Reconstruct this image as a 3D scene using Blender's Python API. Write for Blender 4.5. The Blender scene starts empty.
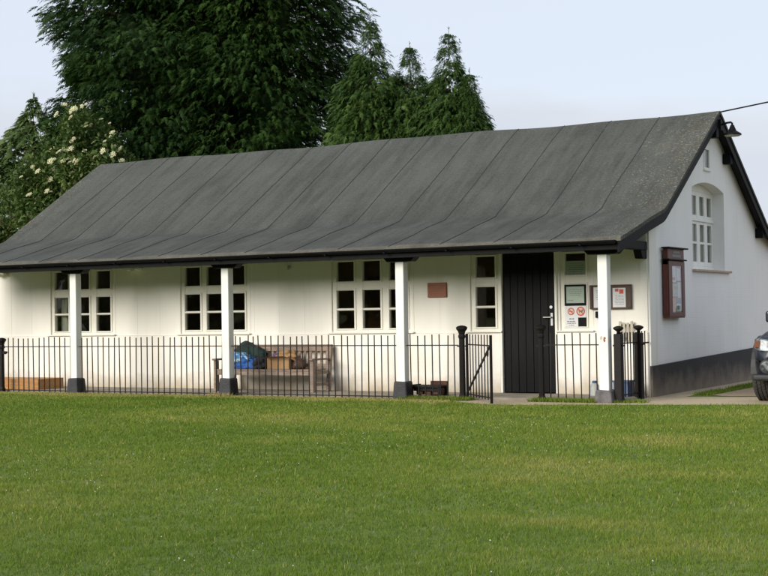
import bpy, bmesh, math, random
import numpy as np
from mathutils import Vector, Matrix
random.seed(7)
R = math.radians
sc = bpy.context.scene
COL = sc.collection

# ---------------------------------------------------------------- materials
def new_mat(name):
    m = bpy.data.materials.new(name); m.use_nodes = True
    nt = m.node_tree; b = nt.nodes['Principled BSDF']
    return m, nt, b
def N(nt, t, **kw):
    n = nt.nodes.new(t)
    for k, v in kw.items(): setattr(n, k, v)
    return n
def c4(c): return (c[0], c[1], c[2], 1)
def ramp(nt, fac, stops):
    r = N(nt, 'ShaderNodeValToRGB'); e = r.color_ramp.elements
    while len(e) < len(stops): e.new(0.5)
    for i, (p, c) in enumerate(stops): e[i].position = p; e[i].color = c4(c)
    nt.links.new(fac, r.inputs[0]); return r.outputs[0]
def coords(nt, scale=(1, 1, 1), world=False):
    if world: o = N(nt, 'ShaderNodeNewGeometry').outputs['Position']
    else: o = N(nt, 'ShaderNodeTexCoord').outputs['Object']
    m = N(nt, 'ShaderNodeMapping'); m.inputs['Scale'].default_value = scale
    nt.links.new(o, m.inputs[0]); return m.outputs[0]
def noise(nt, vec, scale, detail=4, rough=.55):
    n = N(nt, 'ShaderNodeTexNoise'); n.inputs['Scale'].default_value = scale
    n.inputs['Detail'].default_value = detail; n.inputs['Roughness'].default_value = rough
    nt.links.new(vec, n.inputs['Vector']); return n.outputs['Fac']
def mixc(nt, fac, a, b, mode='MIX'):
    m = N(nt, 'ShaderNodeMix', data_type='RGBA', blend_type=mode)
    for sock, v in ((m.inputs[0], fac), (m.inputs[6], a), (m.inputs[7], b)):
        if hasattr(v, 'links'): nt.links.new(v, sock)
        elif isinstance(v, (int, float)): sock.default_value = v
        else: sock.default_value = c4(v)
    return m.outputs[2]
def bump(nt, b, h, strength=.3, dist=.01):
    n = N(nt, 'ShaderNodeBump'); n.inputs['Strength'].default_value = strength
    n.inputs['Distance'].default_value = dist
    nt.links.new(h, n.inputs['Height']); nt.links.new(n.outputs[0], b.inputs['Normal'])
def math_(nt, op, a, b=None):
    m = N(nt, 'ShaderNodeMath', operation=op)
    for i, v in enumerate((a, b)):
        if v is None: continue
        if hasattr(v, 'links'): nt.links.new(v, m.inputs[i])
        else: m.inputs[i].default_value = v
    return m.outputs[0]
def simple(name, c1, c2=None, rough=.6, scale=6, sc3=(1, 1, 1), bs=.2, bd=.004, metal=0, world=False, spec=.5):
    m, nt, b = new_mat(name)
    v = coords(nt, sc3, world); n = noise(nt, v, scale)
    c2 = c2 or tuple(x * .75 for x in c1)
    col = ramp(nt, n, [(.3, c2), (.65, c1)])
    nt.links.new(col, b.inputs['Base Color'])
    b.inputs['Roughness'].default_value = rough; b.inputs['Metallic'].default_value = metal
    b.inputs['Specular IOR Level'].default_value = spec
    if bs: bump(nt, b, noise(nt, v, scale * 6), bs, bd)
    return m

M = {}
def wall_mat(name, base, stain, brick=False, zdirt=None, amt=.5):
    m, nt, b = new_mat(name)
    v = coords(nt, (1, 1, 1), True)
    streak = noise(nt, coords(nt, (9, 9, .7), True), 1.0, 5)
    blot = noise(nt, v, 1.3, 6)
    f = math_(nt, 'MULTIPLY', math_(nt, 'ADD', streak, blot), .5)
    col = ramp(nt, f, [(.36, stain), (.56, base)])
    col = mixc(nt, amt, base, col)
    if zdirt:
        z = N(nt, 'ShaderNodeSeparateXYZ'); nt.links.new(v, z.inputs[0])
        zz = math_(nt, 'ADD', z.outputs[2], math_(nt, 'MULTIPLY', math_(nt, 'SUBTRACT', noise(nt, v, 5, 6), .5), .35))
        mr = N(nt, 'ShaderNodeMapRange'); mr.inputs[1].default_value = .0; mr.inputs[2].default_value = .3
        mr.inputs[3].default_value = .75; mr.inputs[4].default_value = 0
        nt.links.new(zz, mr.inputs[0]); col = mixc(nt, mr.outputs[0], col, zdirt)
    nt.links.new(col, b.inputs['Base Color']); b.inputs['Roughness'].default_value = .75
    b.inputs['Specular IOR Level'].default_value = .3
    h = noise(nt, v, 30, 5)
    if brick:
        bt = N(nt, 'ShaderNodeTexBrick'); bt.inputs['Scale'].default_value = 1
        bt.inputs['Brick Width'].default_value = .215; bt.inputs['Row Height'].default_value = .075
        bt.inputs['Mortar Size'].default_value = .006; bt.inputs['Mortar Smooth'].default_value = 1
        bt.inputs['Color1'].default_value = (1, 1, 1, 1); bt.inputs['Color2'].default_value = (.9, .9, .9, 1)
        bt.inputs['Mortar'].default_value = (0, 0, 0, 1)
        s = N(nt, 'ShaderNodeSeparateXYZ'); nt.links.new(v, s.inputs[0])
        cb = N(nt, 'ShaderNodeCombineXYZ')
        nt.links.new(math_(nt, 'ADD', s.outputs[0], s.outputs[1]), cb.inputs[0]); nt.links.new(s.outputs[2], cb.inputs[1])
        nt.links.new(cb.outputs[0], bt.inputs['Vector'])
        h = math_(nt, 'ADD', math_(nt, 'MULTIPLY', bt.outputs['Fac'], -.45), h)
    bump(nt, b, h, .35, .004)
    return m
M['cream'] = wall_mat('cream_boarding', (.86, .83, .76), (.70, .66, .55), amt=.22)
M['brick'] = wall_mat('cream_brickwork', (.88, .84, .77), (.72, .66, .55), True, (.40, .31, .18), .45)
M['white'] = wall_mat('white_render', (.84, .83, .81), (.70, .69, .65), True, None, .35)
M['corner'] = wall_mat('corner_render', (.78, .77, .72), (.66, .64, .57), False, (.45, .4, .3), .6)
M['frame'] = simple('cream_paint', (.84, .81, .73), (.76, .73, .63), .45, 4, bs=.05)
M['post'] = simple('white_post_paint', (.80, .80, .77), (.70, .69, .64), .5, 3, (3, 3, .6), .15)
M['gframe'] = simple('white_window_paint', (.80, .79, .74), (.72, .71, .66), .45, 4, bs=.05)
M['black'] = simple('black_paint', (.005, .005, .006), (.003, .003, .004), .6, 8, (1, 1, 1), .15, spec=.12)
M['blackwood'] = simple('black_door_paint', (.004, .004, .005), (.002, .002, .003), .55, 6, (4, 4, .5), .2, spec=.15)
M['soffit'] = simple('dark_soffit', (.02, .02, .02), (.01, .01, .01), .8, 8)
M['iron'] = simple('black_iron_paint', (.008, .008, .009), (.014, .009, .007), .55, 14, bs=.3, bd=.002, spec=.2)
M['stoneblk'] = simple('black_stone', (.02, .021, .025), (.008, .008, .010), .6, 9, bs=.6, bd=.01)
M['stonegrey'] = simple('grey_stone', (.15, .14, .14), (.06, .055, .055), .8, 9, bs=.6, bd=.01)
M['tilesill'] = simple('tile_sill', (.48, .36, .27), (.34, .25, .19), .7, 12)
M['plaquewood'] = simple('red_brown_wood', (.30, .085, .022), (.20, .05, .015), .5, 10, (1, 1, 8))
M['notewood'] = simple('dark_red_wood', (.13, .028, .018), (.07, .018, .012), .5, 8, (4, 4, .8))
M['boardwood'] = simple('brown_board_wood', (.09, .045, .03), (.05, .028, .02), .6, 8)
M['paper'] = simple('white_paper', (.72, .73, .74), (.66, .67, .68), .7, 5, bs=0)
M['greenpaper'] = simple('pale_green_paper', (.42, .50, .42), (.35, .43, .36), .7, 5, bs=0)
M['red'] = simple('sign_red', (.62, .06, .03), None, .5, 5, bs=0)
M['ink'] = simple('ink_grey', (.16, .18, .18), None, .7, 5, bs=0)
M['blueink'] = simple('print_blue', (.05, .15, .42), None, .6, 5, bs=0)
M['orangeink'] = simple('print_orange', (.55, .25, .08), None, .6, 5, bs=0)
M['steel'] = simple('steel', (.4, .4, .4), None, .4, 5, bs=0, metal=.9)
M['teak'] = simple('weathered_wood', (.32, .24, .185), (.18, .13, .10), .8, 7, (1, 6, 6), .5, .004)
M['plank'] = simple('orange_timber', (.46, .23, .07), (.33, .15, .045), .6, 6, (.6, 6, 6), .3)
M['card'] = simple('cardboard', (.40, .24, .11), (.33, .19, .085), .85, 5)
M['bluefab'] = simple('blue_fabric', (.03, .13, .42), (.015, .06, .25), .8, 5, bs=.4, bd=.01)
M['greenfab'] = simple('dark_green_fabric', (.012, .035, .028), (.006, .016, .016), .9, 8, bs=.5, bd=.01)
M['blackfab'] = simple('black_fabric', (.02, .021, .026), (.01, .01, .012), .8, 8, bs=.5, bd=.01)
M['plasticwhite'] = simple('pale_plastic', (.55, .56, .54), (.4, .41, .38), .5, 9)
M['blueplastic'] = simple('blue_plastic', (.06, .11, .24), (.04, .07, .15), .5, 9)
M['palewood'] = simple('pale_slat_wood', (.55, .5, .4), (.33, .29, .2), .7, 10, (5, 5, 1))
M['bristle'] = simple('brush_bristle', (.12, .05, .03), (.06, .028, .02), .95, 40)
M['inside'] = simple('interior_wall', (.62, .46, .32), (.4, .3, .2), .9, 2)
M['cupboard'] = simple('interior_wood', (.40, .17, .07), (.24, .10, .05), .6, 5, (1, 1, 6))
M['curtain'] = simple('curtain_cloth', (.7, .69, .65), (.45, .45, .42), .9, 14, (1, 1, .1))
M['bark'] = simple('bark', (.10, .065, .045), (.05, .034, .025), .95, 5, (3, 3, .6), .8, .03)
# vest print for the blue jacket
m, nt, b = new_mat('patterned_blue_fabric')
vr = N(nt, 'ShaderNodeTexVoronoi'); vr.inputs['Scale'].default_value = 16; nt.links.new(coords(nt), vr.inputs[0])
nt.links.new(ramp(nt, vr.outputs['Distance'], [(.3, (.45, .58, .66)), (.5, (.06, .2, .42))]), b.inputs['Base Color'])
b.inputs['Roughness'].default_value = .85; M['printfab'] = m
# glass
m, nt, b = new_mat('window_glass')
nt.nodes.remove(b)
lwt = N(nt, 'ShaderNodeLayerWeight'); fr5 = math_(nt, 'POWER', lwt.outputs['Facing'], 5.0)
fr = math_(nt, 'ADD', math_(nt, 'MULTIPLY', fr5, .9), .034)
tr = N(nt, 'ShaderNodeBsdfTransparent'); tr.inputs[0].default_value = (.86, .88, .84, 1)
gl = N(nt, 'ShaderNodeBsdfGlossy'); gl.inputs['Roughness'].default_value = .02
bn = N(nt, 'ShaderNodeBump'); bn.inputs['Strength'].default_value = .5; bn.inputs['Distance'].default_value = .02
nt.links.new(noise(nt, coords(nt), 2.5, 1), bn.inputs['Height']); nt.links.new(bn.outputs[0], gl.inputs['Normal'])
mx = N(nt, 'ShaderNodeMixShader'); nt.links.new(fr, mx.inputs[0]); nt.links.new(tr.outputs[0], mx.inputs[1]); nt.links.new(gl.outputs[0], mx.inputs[2])
nt.links.new(mx.outputs[0], nt.nodes['Material Output'].inputs[0]); M['glass'] = m
m = m.copy(); m.name = 'clear_glass'; m.node_tree.nodes['Transparent BSDF'].inputs[0].default_value = (.9, .9, .9, 1); M['thinglass'] = m
# roof felt
m, nt, b = new_mat('roof_felt')
v = coords(nt, (1, 1, 1), True)
streak = noise(nt, coords(nt, (7, .9, .9), True), 1.0, 6, .6)
big = noise(nt, v, .8, 5)
fine = noise(nt, v, 26, 4, .7)
col = ramp(nt, math_(nt, 'ADD', math_(nt, 'MULTIPLY', streak, .6), math_(nt, 'MULTIPLY', big, .4)), [(.38, (.046, .048, .041)), (.5, (.066, .070, .061)), (.68, (.086, .091, .080))])
col = mixc(nt, .24, col, ramp(nt, fine, [(.35, (.025, .025, .023)), (.65, (.115, .115, .108))]))
s = N(nt, 'ShaderNodeSeparateXYZ'); nt.links.new(v, s.inputs[0])
# lichen: more along the gable verge, the eaves and the left end of the ridge
sp = noise(nt, v, 34, 3, .6)
def mrange(src, a, b_, c, d):
    q = N(nt, 'ShaderNodeMapRange'); nt.links.new(src, q.inputs[0])
    for i, x in enumerate((a, b_, c, d)): q.inputs[i + 1].default_value = x
    return q.outputs[0]
edge = math_(nt, 'MAXIMUM', mrange(s.outputs[0], -1.9, .15, 0, .165), mrange(s.outputs[1], -1.0, -1.5, 0, .13))
edge = math_(nt, 'MAXIMUM', edge, mrange(s.outputs[0], -11.2, -12.1, 0, .17))
edge = math_(nt, 'MAXIMUM', edge, mrange(s.outputs[2], 3.9, 4.13, 0, .10))
lk = mrange(math_(nt, 'ADD', math_(nt, 'ADD', sp, edge), math_(nt, 'MULTIPLY', big, .12)), .76, .84, 0, .55)
lcol = ramp(nt, noise(nt, v, 6, 2), [(.4, (.26, .25, .21)), (.55, (.22, .18, .10)), (.66, (.24, .13, .07))])
col = mixc(nt, lk, col, lcol)
dirt = mrange(s.outputs[1], -1.38, -1.5, 0, .55)
col = mixc(nt, dirt, col, (.17, .155, .125))
low = math_(nt, 'MULTIPLY', mrange(s.outputs[1], .9, .1, 0, 1), mrange(noise(nt, coords(nt, (2.2, .8, .8), True), 1.0, 6, .65), .42, .62, 0, .45))
col = mixc(nt, low, col, (.032, .031, .028))
wr = noise(nt, coords(nt, (1.3, 3.2, 1), True), 1.0, 3, .5)
nt.links.new(col, b.inputs['Base Color']); b.inputs['Roughness'].default_value = .85
b.inputs['Specular IOR Level'].default_value = .18
bump(nt, b, math_(nt, 'ADD', math_(nt, 'ADD', math_(nt, 'MULTIPLY', fine, .6), math_(nt, 'MULTIPLY', wr, 7)), math_(nt, 'MULTIPLY', streak, 2.5)), .6, .010); M['felt'] = m
M['seam'] = simple('felt_lap', (.018, .017, .017), (.05, .05, .047), .8, 9, world=True)
# ground materials
m, nt, b = new_mat('lawn_soil')
v = coords(nt, (1, 1, 1), True)
n1 = noise(nt, v, .5, 5); n2 = noise(nt, v, 22, 4, .7)
col = mixc(nt, .5, ramp(nt, n1, [(.35, (.09, .15, .012)), (.6, (.15, .19, .025))]), ramp(nt, n2, [(.35, (.04, .08, .012)), (.7, (.15, .19, .04))]))
nt.links.new(col, b.inputs['Base Color']); b.inputs['Roughness'].default_value = .95
bump(nt, b, n2, .8, .03); M['lawn'] = m
def gravel(name, a, b2, c, sc_=60):
    m, nt, b = new_mat(name); v = coords(nt, (1, 1, 1), True)
    vo = N(nt, 'ShaderNodeTexVoronoi'); vo.inputs['Scale'].default_value = sc_; nt.links.new(v, vo.inputs[0])
    n1 = noise(nt, v, 1.2, 5)
    col = mixc(nt, .5, ramp(nt, n1, [(.35, a), (.65, b2)]), ramp(nt, noise(nt, v, 25, 4, .7), [(.35, a), (.6, b2), (.75, c)]))
    nt.links.new(col, b.inputs['Base Color']); b.inputs['Roughness'].default_value = .95
    bump(nt, b, vo.outputs['Distance'], .5, .012); return m
M['path'] = gravel('sandy_path', (.34, .27, .17), (.50, .41, .27), (.58, .49, .35), 90)
M['gravel'] = gravel('gravel', (.22, .165, .10), (.37, .285, .185), (.48, .40, .29), 45)
M['slab'] = simple('concrete', (.34, .295, .23), (.22, .19, .15), .9, 3, world=True, bs=.4)
M['plinth'] = None
m, nt, b = new_mat('black_plinth'); v = coords(nt, (1, 1, 1), True)
s = N(nt, 'ShaderNodeSeparateXYZ'); nt.links.new(v, s.inputs[0])
zz = math_(nt, 'ADD', s.outputs[2], math_(nt, 'MULTIPLY', math_(nt, 'SUBTRACT', noise(nt, v, 3.5, 6, .65), .5), .5))
q = N(nt, 'ShaderNodeMapRange'); nt.links.new(zz, q.inputs[0])
for i, x in enumerate((-.05, .34, .95, .04)): q.inputs[i + 1].default_value = x
col = mixc(nt, q.outputs[0], (.014, .014, .016), (.26, .205, .15))
nt.links.new(col, b.inputs['Base Color']); b.inputs['Roughness'].default_value = .8
bump(nt, b, noise(nt, v, 20, 5), .4, .008); M['plinth'] = m
def leafmat(name, c1, c2, trans=.25, rough=.6):
    m, nt, b = new_mat(name)
    a = N(nt, 'ShaderNodeAttribute', attribute_name='tint')
    col = ramp(nt, a.outputs['Fac'], [(0, c1), (1, c2)])
    nt.links.new(col, b.inputs['Base Color']); b.inputs['Roughness'].default_value = rough
    b.inputs['Specular IOR Level'].default_value = .25
    t = N(nt, 'ShaderNodeBsdfTranslucent'); nt.links.new(col, t.inputs[0])
    x = N(nt, 'ShaderNodeMixShader'); x.inputs[0].default_value = trans
    nt.links.new(b.outputs[0], x.inputs[1]); nt.links.new(t.outputs[0], x.inputs[2])
    nt.links.new(x.outputs[0], nt.nodes['Material Output'].inputs[0]); return m
M['conifer'] = leafmat('conifer_foliage', (.011, .036, .008), (.055, .112, .018))
M['spire'] = leafmat('bright_conifer_foliage', (.024, .064, .012), (.085, .145, .026))
M['palecon'] = leafmat('pale_conifer_foliage', (.06, .12, .035), (.17, .23, .07))
M['elder'] = leafmat('elder_leaf', (.04, .085, .02), (.13, .18, .045))
M['hedge'] = leafmat('hedge_leaf', (.035, .07, .014), (.10, .13, .03))
M['blossom'] = simple('cream_blossom', (.72, .68, .45), (.5, .5, .27), .8, 30)
M['clover'] = simple('clover_white', (.7, .7, .62), None, .8, 5, bs=0)
m, nt, b = new_mat('grass_blade')
a = N(nt, 'ShaderNodeAttribute', attribute_name='tint')
col = ramp(nt, a.outputs['Fac'], [(0, (.088, .158, .018)), (.42, (.165, .238, .034)), (.7, (.275, .290, .065)), (1, (.54, .42, .20))])
nt.links.new(col, b.inputs['Base Color']); b.inputs['Roughness'].default_value = .8; b.inputs['Specular IOR Level'].default_value = .06
t = N(nt, 'ShaderNodeBsdfTranslucent'); nt.links.new(col, t.inputs[0])
x = N(nt, 'ShaderNodeMixShader'); x.inputs[0].default_value = .3
nt.links.new(b.outputs[0], x.inputs[1]); nt.links.new(t.outputs[0], x.inputs[2])
nt.links.new(x.outputs[0], nt.nodes['Material Output'].inputs[0]); M['blade'] = m
# car
m, nt, b = new_mat('navy_car_paint'); b.inputs['Base Color'].default_value = (.008, .012, .026, 1)
b.inputs['Roughness'].default_value = .35; b.inputs['Coat Weight'].default_value = .3; b.inputs['Specular IOR Level'].default_value = .3; M['navy'] = m
nt.links.new(mixc(nt, math_(nt, 'MULTIPLY', noise(nt, coords(nt), 4, 6), .5), (.008, .012, .026), (.03, .03, .033)), b.inputs['Base Color'])
M['rubber'] = simple('tyre_rubber', (.03, .029, .028), (.05, .045, .04), .9, 10, bs=.3)
M['trim'] = simple('black_plastic_trim', (.02, .02, .02), None, .6, 10)
m, nt, b = new_mat('headlamp_lens'); b.inputs['Base Color'].default_value = (.75, .78, .8, 1); b.inputs['Roughness'].default_value = .2; b.inputs['Metallic'].default_value = .2
nt.links.new(ramp(nt, noise(nt, coords(nt), 14, 2), [(.38, (.04, .045, .05)), (.6, (.24, .26, .27))]), b.inputs['Base Color']); M['lens'] = m
M['amber'] = simple('amber_lens', (.18, .07, .04), None, .2, 5, bs=0)
m, nt, b = new_mat('car_glass'); b.inputs['Base Color'].default_value = (.01, .012, .014, 1); b.inputs['Roughness'].default_value = .06; M['carglass'] = m

# ---------------------------------------------------------------- mesh helpers
class MB:
    def __init__(s): s.v = []; s.f = []; s.m = []; s.mi = 0
    def add(s, vs, fs):
        o = len(s.v); s.v += [tuple(p) for p in vs]
        for f in fs: s.f.append([i + o for i in f]); s.m.append(s.mi)
        return s
    def box(s, x0, x1, y0, y1, z0, z1, mi=None):
        if mi is not None: s.mi = mi
        return s.add([(x0,y0,z0),(x1,y0,z0),(x1,y1,z0),(x0,y1,z0),(x0,y0,z1),(x1,y0,z1),(x1,y1,z1),(x0,y1,z1)],
                     [(0,3,2,1),(4,5,6,7),(0,1,5,4),(1,2,6,5),(2,3,7,6),(3,0,4,7)])
    def hexa(s, b, t):   # bottom 4 pts, top 4 pts (ccw)
        return s.add(list(b) + list(t), [(0,3,2,1),(4,5,6,7),(0,1,5,4),(1,2,6,5),(2,3,7,6),(3,0,4,7)])
    def bar(s, p, q, w, h=None, up=(0, 0, 1)):
        p, q = Vector(p), Vector(q); h = h or w; d = (q - p).normalized(); up = Vector(up)
        if abs(d.dot(up)) > .98: up = Vector((0, 1, 0))
        a = d.cross(up).normalized() * w / 2; b = a.cross(d).normalized() * h / 2
        return s.hexa([p-a-b, p+a-b, p+a+b, p-a+b], [q-a-b, q+a-b, q+a+b, q-a+b])
    def tube(s, pts, r, n=8, cap=True):
        pts = [Vector(p) for p in pts]; rs = r if isinstance(r, (list, tuple)) else [r] * len(pts)
        vs = []; prev = None
        for i, p in enumerate(pts):
            d = (pts[min(i+1, len(pts)-1)] - pts[max(i-1, 0)]).normalized()
            u = prev if prev is not None else (Vector((0, 0, 1)) if abs(d.z) < .9 else Vector((1, 0, 0)))
            a = (u - d * u.dot(d)).normalized(); prev = a; b = d.cross(a)
            vs += [p + (a * math.cos(2*math.pi*k/n) + b * math.sin(2*math.pi*k/n)) * rs[i] for k in range(n)]
        fs = [(i*n+k, i*n+(k+1) % n, (i+1)*n+(k+1) % n, (i+1)*n+k) for i in range(len(pts)-1) for k in range(n)]
        if cap: fs += [tuple(range(n))[::-1], tuple((len(pts)-1)*n+k for k in range(n))]
        return s.add(vs, fs)
    def lathe(s, prof, n=16, c=(0, 0, 0), axis='z'):
        vs = []
        for r, z in prof:
            for k in range(n):
                a = 2*math.pi*k/n; x, y = r*math.cos(a), r*math.sin(a)
                p = {'z': (x, y, z), 'y': (x, z, y), 'x': (z, x, y)}[axis]
                vs.append((p[0]+c[0], p[1]+c[1], p[2]+c[2]))
        fs = [(i*n+k, i*n+(k+1) % n, (i+1)*n+(k+1) % n, (i+1)*n+k) for i in range(len(prof)-1) for k in range(n)]
        fs += [tuple(range(n))[::-1], tuple((len(prof)-1)*n+k for k in range(n))]
        return s.add(vs, fs)
    def build(s, name, mats, parent=None, loc=None, bevel=0, smooth=False, seg=1):
        me = bpy.data.meshes.new(name); me.from_pydata(s.v, [], s.f)
        mats = mats if isinstance(mats, (list, tuple)) else [mats]
        for m in mats: me.materials.append(m)
        if len(mats) > 1: me.polygons.foreach_set('material_index', s.m)
        bm = bmesh.new(); bm.from_mesh(me); bmesh.ops.recalc_face_normals(bm, faces=bm.faces); bm.to_mesh(me); bm.free()
        if smooth: me.polygons.foreach_set('use_smooth', [True] * len(me.polygons))
        me.update(); o = bpy.data.objects.new(name, me); COL.objects.link(o)
        if parent: o.parent = parent
        if loc: o.location = loc
        if bevel:
            md = o.modifiers.new('bevel', 'BEVEL'); md.width = bevel; md.segments = seg; md.limit_method = 'ANGLE'
        return o
def tag(o, label=None, cat=None, group=None, kind=None):
    if label: o['label'] = label
    if cat: o['category'] = cat
    if group: o['group'] = group
    if kind: o['kind'] = kind
    return o
def thing(name, label, cat, loc=(0, 0, 0), rz=0, group=None):
    o = bpy.data.objects.new(name, None); COL.objects.link(o); o.location = loc; o.rotation_euler = (0, 0, rz)
    o.empty_display_size = .2
    return tag(o, label, cat, group)
def dup(o, parent=None, loc=None):
    c = o.copy(); COL.objects.link(c); c.parent = parent
    if loc is not None: c.location = loc
    for ch in list(o.children): dup(ch, c)
    return c
def extrude_loops(loops, to3, thick, name, mat, parent):
    """flat polygon with holes, extruded; loops are 2D, to3(a,b) -> point, thick = vector"""
    bm = bmesh.new()
    for lp in loops:
        vs = [bm.verts.new(to3(a, b)) for a, b in lp]
        for i in range(len(vs)): bm.edges.new((vs[i], vs[(i+1) % len(vs)]))
    r = bmesh.ops.triangle_fill(bm, edges=bm.edges[:], use_beauty=True, use_dissolve=False)
    fs = [f for f in bm.faces]
    ex = bmesh.ops.extrude_face_region(bm, geom=fs)
    vs = [g for g in ex['geom'] if isinstance(g, bmesh.types.BMVert)]
    bmesh.ops.translate(bm, verts=vs, vec=thick)
    bmesh.ops.recalc_face_normals(bm, faces=bm.faces)
    me = bpy.data.meshes.new(name); bm.to_mesh(me); bm.free(); me.materials.append(mat)
    o = bpy.data.objects.new(name, me); COL.objects.link(o); o.parent = parent
    return o

# ---------------------------------------------------------------- the setting
def sheet(name, pts, z, mat):
    return tag(MB().add([(x, y, z) for x, y in pts], [tuple(range(len(pts)))]).build(name, mat), kind='structure')
def grid_sheet(name, ext, n, mat):
    vs = [(-ext + 2*ext*i/n, -ext + 2*ext*j/n, 0) for j in range(n+1) for i in range(n+1)]
    fs = [(j*(n+1)+i, j*(n+1)+i+1, (j+1)*(n+1)+i+1, (j+1)*(n+1)+i) for j in range(n) for i in range(n)]
    return tag(MB().add(vs, fs).build(name, mat), kind='structure')
grid_sheet('ground', 400, 8, M['lawn'])
# sandy path: apron in front of the gate, running right along the lawn edge, then along the gable wall
sheet('path', [(-2.35,-1.12),(-2.3,-1.38),(-1.95,-1.72),(-1.55,-1.97),(-1.1,-1.98),(-.1,-1.66),(.9,-1.38),(1.9,-1.08),(6,.1),(12,1.9),(12,3.0),(4,.9),(.42,.2),(.40,3),(.38,7.5),(.0,7.5),(.0,-.05),(-.25,-1.12)], .004, M['path'])
sheet('gravel_track', [(.66,.6),(.9,.42),(4,1.1),(12,3.2),(14,9),(14,26),(.6,26),(.62,7.5),(.66,3)], .006, M['gravel'])
o = MB().box(-12.2,-.0,-1.1,-.032,-.05,.035).build('veranda_floor', M['slab'], bevel=.008); tag(o, kind='structure')
# ---------------------------------------------------------------- village hall
hall = thing('village_hall', 'long low white hall with black doors and a grey felt roof over its post-lined veranda', 'building', (0, 0, 0))
XL = -11.96
PR = 2.888   # ridge y
prof = [(-1.51,2.095),(-1.2,2.175),(-.8,2.285),(-.4,2.40),(0,2.497),(.17,2.54),(.25,2.567),(.33,2.609),(.6,2.776),(1.2,3.147),(1.8,3.518),(2.4,3.889),(2.8,4.136),(PR,4.176)]
prof = prof + [(2*PR - y, z) for y, z in prof[-2::-1]]
def rz(y):
    for (a, za), (b, zb) in zip(prof, prof[1:]):
        if a <= y <= b: return za + (zb-za)*(y-a)/(b-a)
# the roof: a sheet with slight sag along its length
xs = [XL-.09 + (.18 - XL + .09) * i / 80 for i in range(81)]
def sag(x, y):
    k = max(0, 1 - abs(y - PR)/2.9)
    e = max(0, 1 - abs(y + 1.5)/.8)
    return k*(.012*math.sin(x*1.1+.6) + .008*math.sin(x*2.9)) + e*(.006*math.sin(x*1.7) + .006*math.sin(x*4.3+1))
rb = MB(); n = len(prof); nx = len(xs)
for dz in (0, -.05):
    rb.v += [(x, y, z + sag(x, y) + dz) for x in xs for y, z in prof]
for i in range(nx-1):
    for j in range(n-1):
        a = i*n+j; rb.f.append([a, a+n, a+n+1, a+1]); rb.m.append(0)
        b_ = a + nx*n; rb.f.append([b_, b_+1, b_+n+1, b_+n]); rb.m.append(1)
for j in range(n-1):
    for i in (0, nx-1):
        a = i*n+j; rb.f.append([a, a+1, a+1+nx*n, a+nx*n]); rb.m.append(0)
for i in range(nx-1):
    for j in (0, n-1):
        a = i*n+j; rb.f.append([a, a+n, a+n+nx*n, a+nx*n]); rb.m.append(0)
# felt laps
rng = random.Random(3)
for k in range(14):
    x = -.784 - .797*k
    w = .013; jx = [rng.uniform(-.012, .012) for _ in prof]
    jx = [a*(1.0 if 0 < i < n-1 else .3) for i, a in enumerate(jx)]
    vs = []
    for i, (y, z) in enumerate(prof):
        zz = z + sag(x, y)
        vs += [(x-w/2+jx[i], y, zz+.002), (x-w/2+jx[i], y, zz+.005), (x+w/2+jx[i], y, zz+.007), (x+w/2+jx[i], y, zz+.002)]
    rb.mi = 2
    rb.add(vs, [(i*4+a, i*4+a+1, (i+1)*4+a+1, (i+1)*4+a) for i in range(n-1) for a in range(3)])
roof = rb.build('roof', [M['felt'], M['soffit'], M['seam']], hall)
# barge boards
for (x0, x1) in ((.135, .165), (XL-.075, XL-.045)):
    bb = MB()
    for (a, za), (b_, zb) in zip(prof, prof[1:]):
        d = .13
        bb.add([(x0,a,za-.052),(x1,a,za-.052),(x1,b_,zb-.052),(x0,b_,zb-.052),(x0,a,za-.052-d),(x1,a,za-.052-d),(x1,b_,zb-.052-d),(x0,b_,zb-.052-d)],
               [(0,1,2,3),(4,7,6,5),(0,4,5,1),(3,2,6,7),(0,3,7,4),(1,5,6,2)])
    bb.build('barge_board', M['black'], hall)
for y, z in ((3.62, 3.54), (5.42, 2.45), (PR, 3.88)):
    MB().box(.002,.132, y-.07, y+.07, z-.1, z+.06).build('purlin_end', M['black'], hall, bevel=.01)
# gutter, fascia and veranda beam
def half_gutter(x0, x1, y, z, r):
    vs = []; k = 9
    for x in (x0, x1):
        for rr in (r, r-.006):
            vs += [(x, y + rr*math.cos(math.pi + math.pi*i/(k-1)), z + rr*math.sin(math.pi + math.pi*i/(k-1))) for i in range(k)]
    fs = []
    for i in range(k-1):
        fs += [(i, i+1, 2*k+i+1, 2*k+i), (k+i, 3*k+i, 3*k+i+1, k+i+1)]
    fs += [(0, 2*k, 3*k, k), (k-1, 2*k-1, 4*k-1, 3*k-1)]
    fs += [tuple(range(k)) , tuple(2*k+i for i in range(k))]
    return vs, fs
g = MB(); g.add(*half_gutter(XL-.06, .12, -1.545, 2.062, .048))
for i in range(13): g.box(-.35-i*.95, -.325-i*.95, -1.6, -1.49, 2.008, 2.02)
g.build('gutter', M['black'], hall, smooth=False)
fb = MB(); fb.box(XL-.02, .13, -1.49, -1.465, 1.945, 2.045); fb.build('fascia', M['black'], hall, bevel=.004)
fb = MB(); fb.box(XL, .05, -1.26, -1.14, 1.985, 2.11); fb.build('veranda_beam', M['black'], hall, bevel=.006)
cb = MB(); cb.box(-.125, -.005, -1.14, -.003, 1.985, 2.10); cb.hexa([(-.12,-.17,1.87),(-.01,-.17,1.87),(-.01,-.003,1.87),(-.12,-.003,1.87)], [(-.12,-.24,1.984),(-.01,-.24,1.984),(-.01,-.003,1.984),(-.12,-.003,1.984)])
cb.build('tie_beam', M['black'], hall, bevel=.005)
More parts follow.
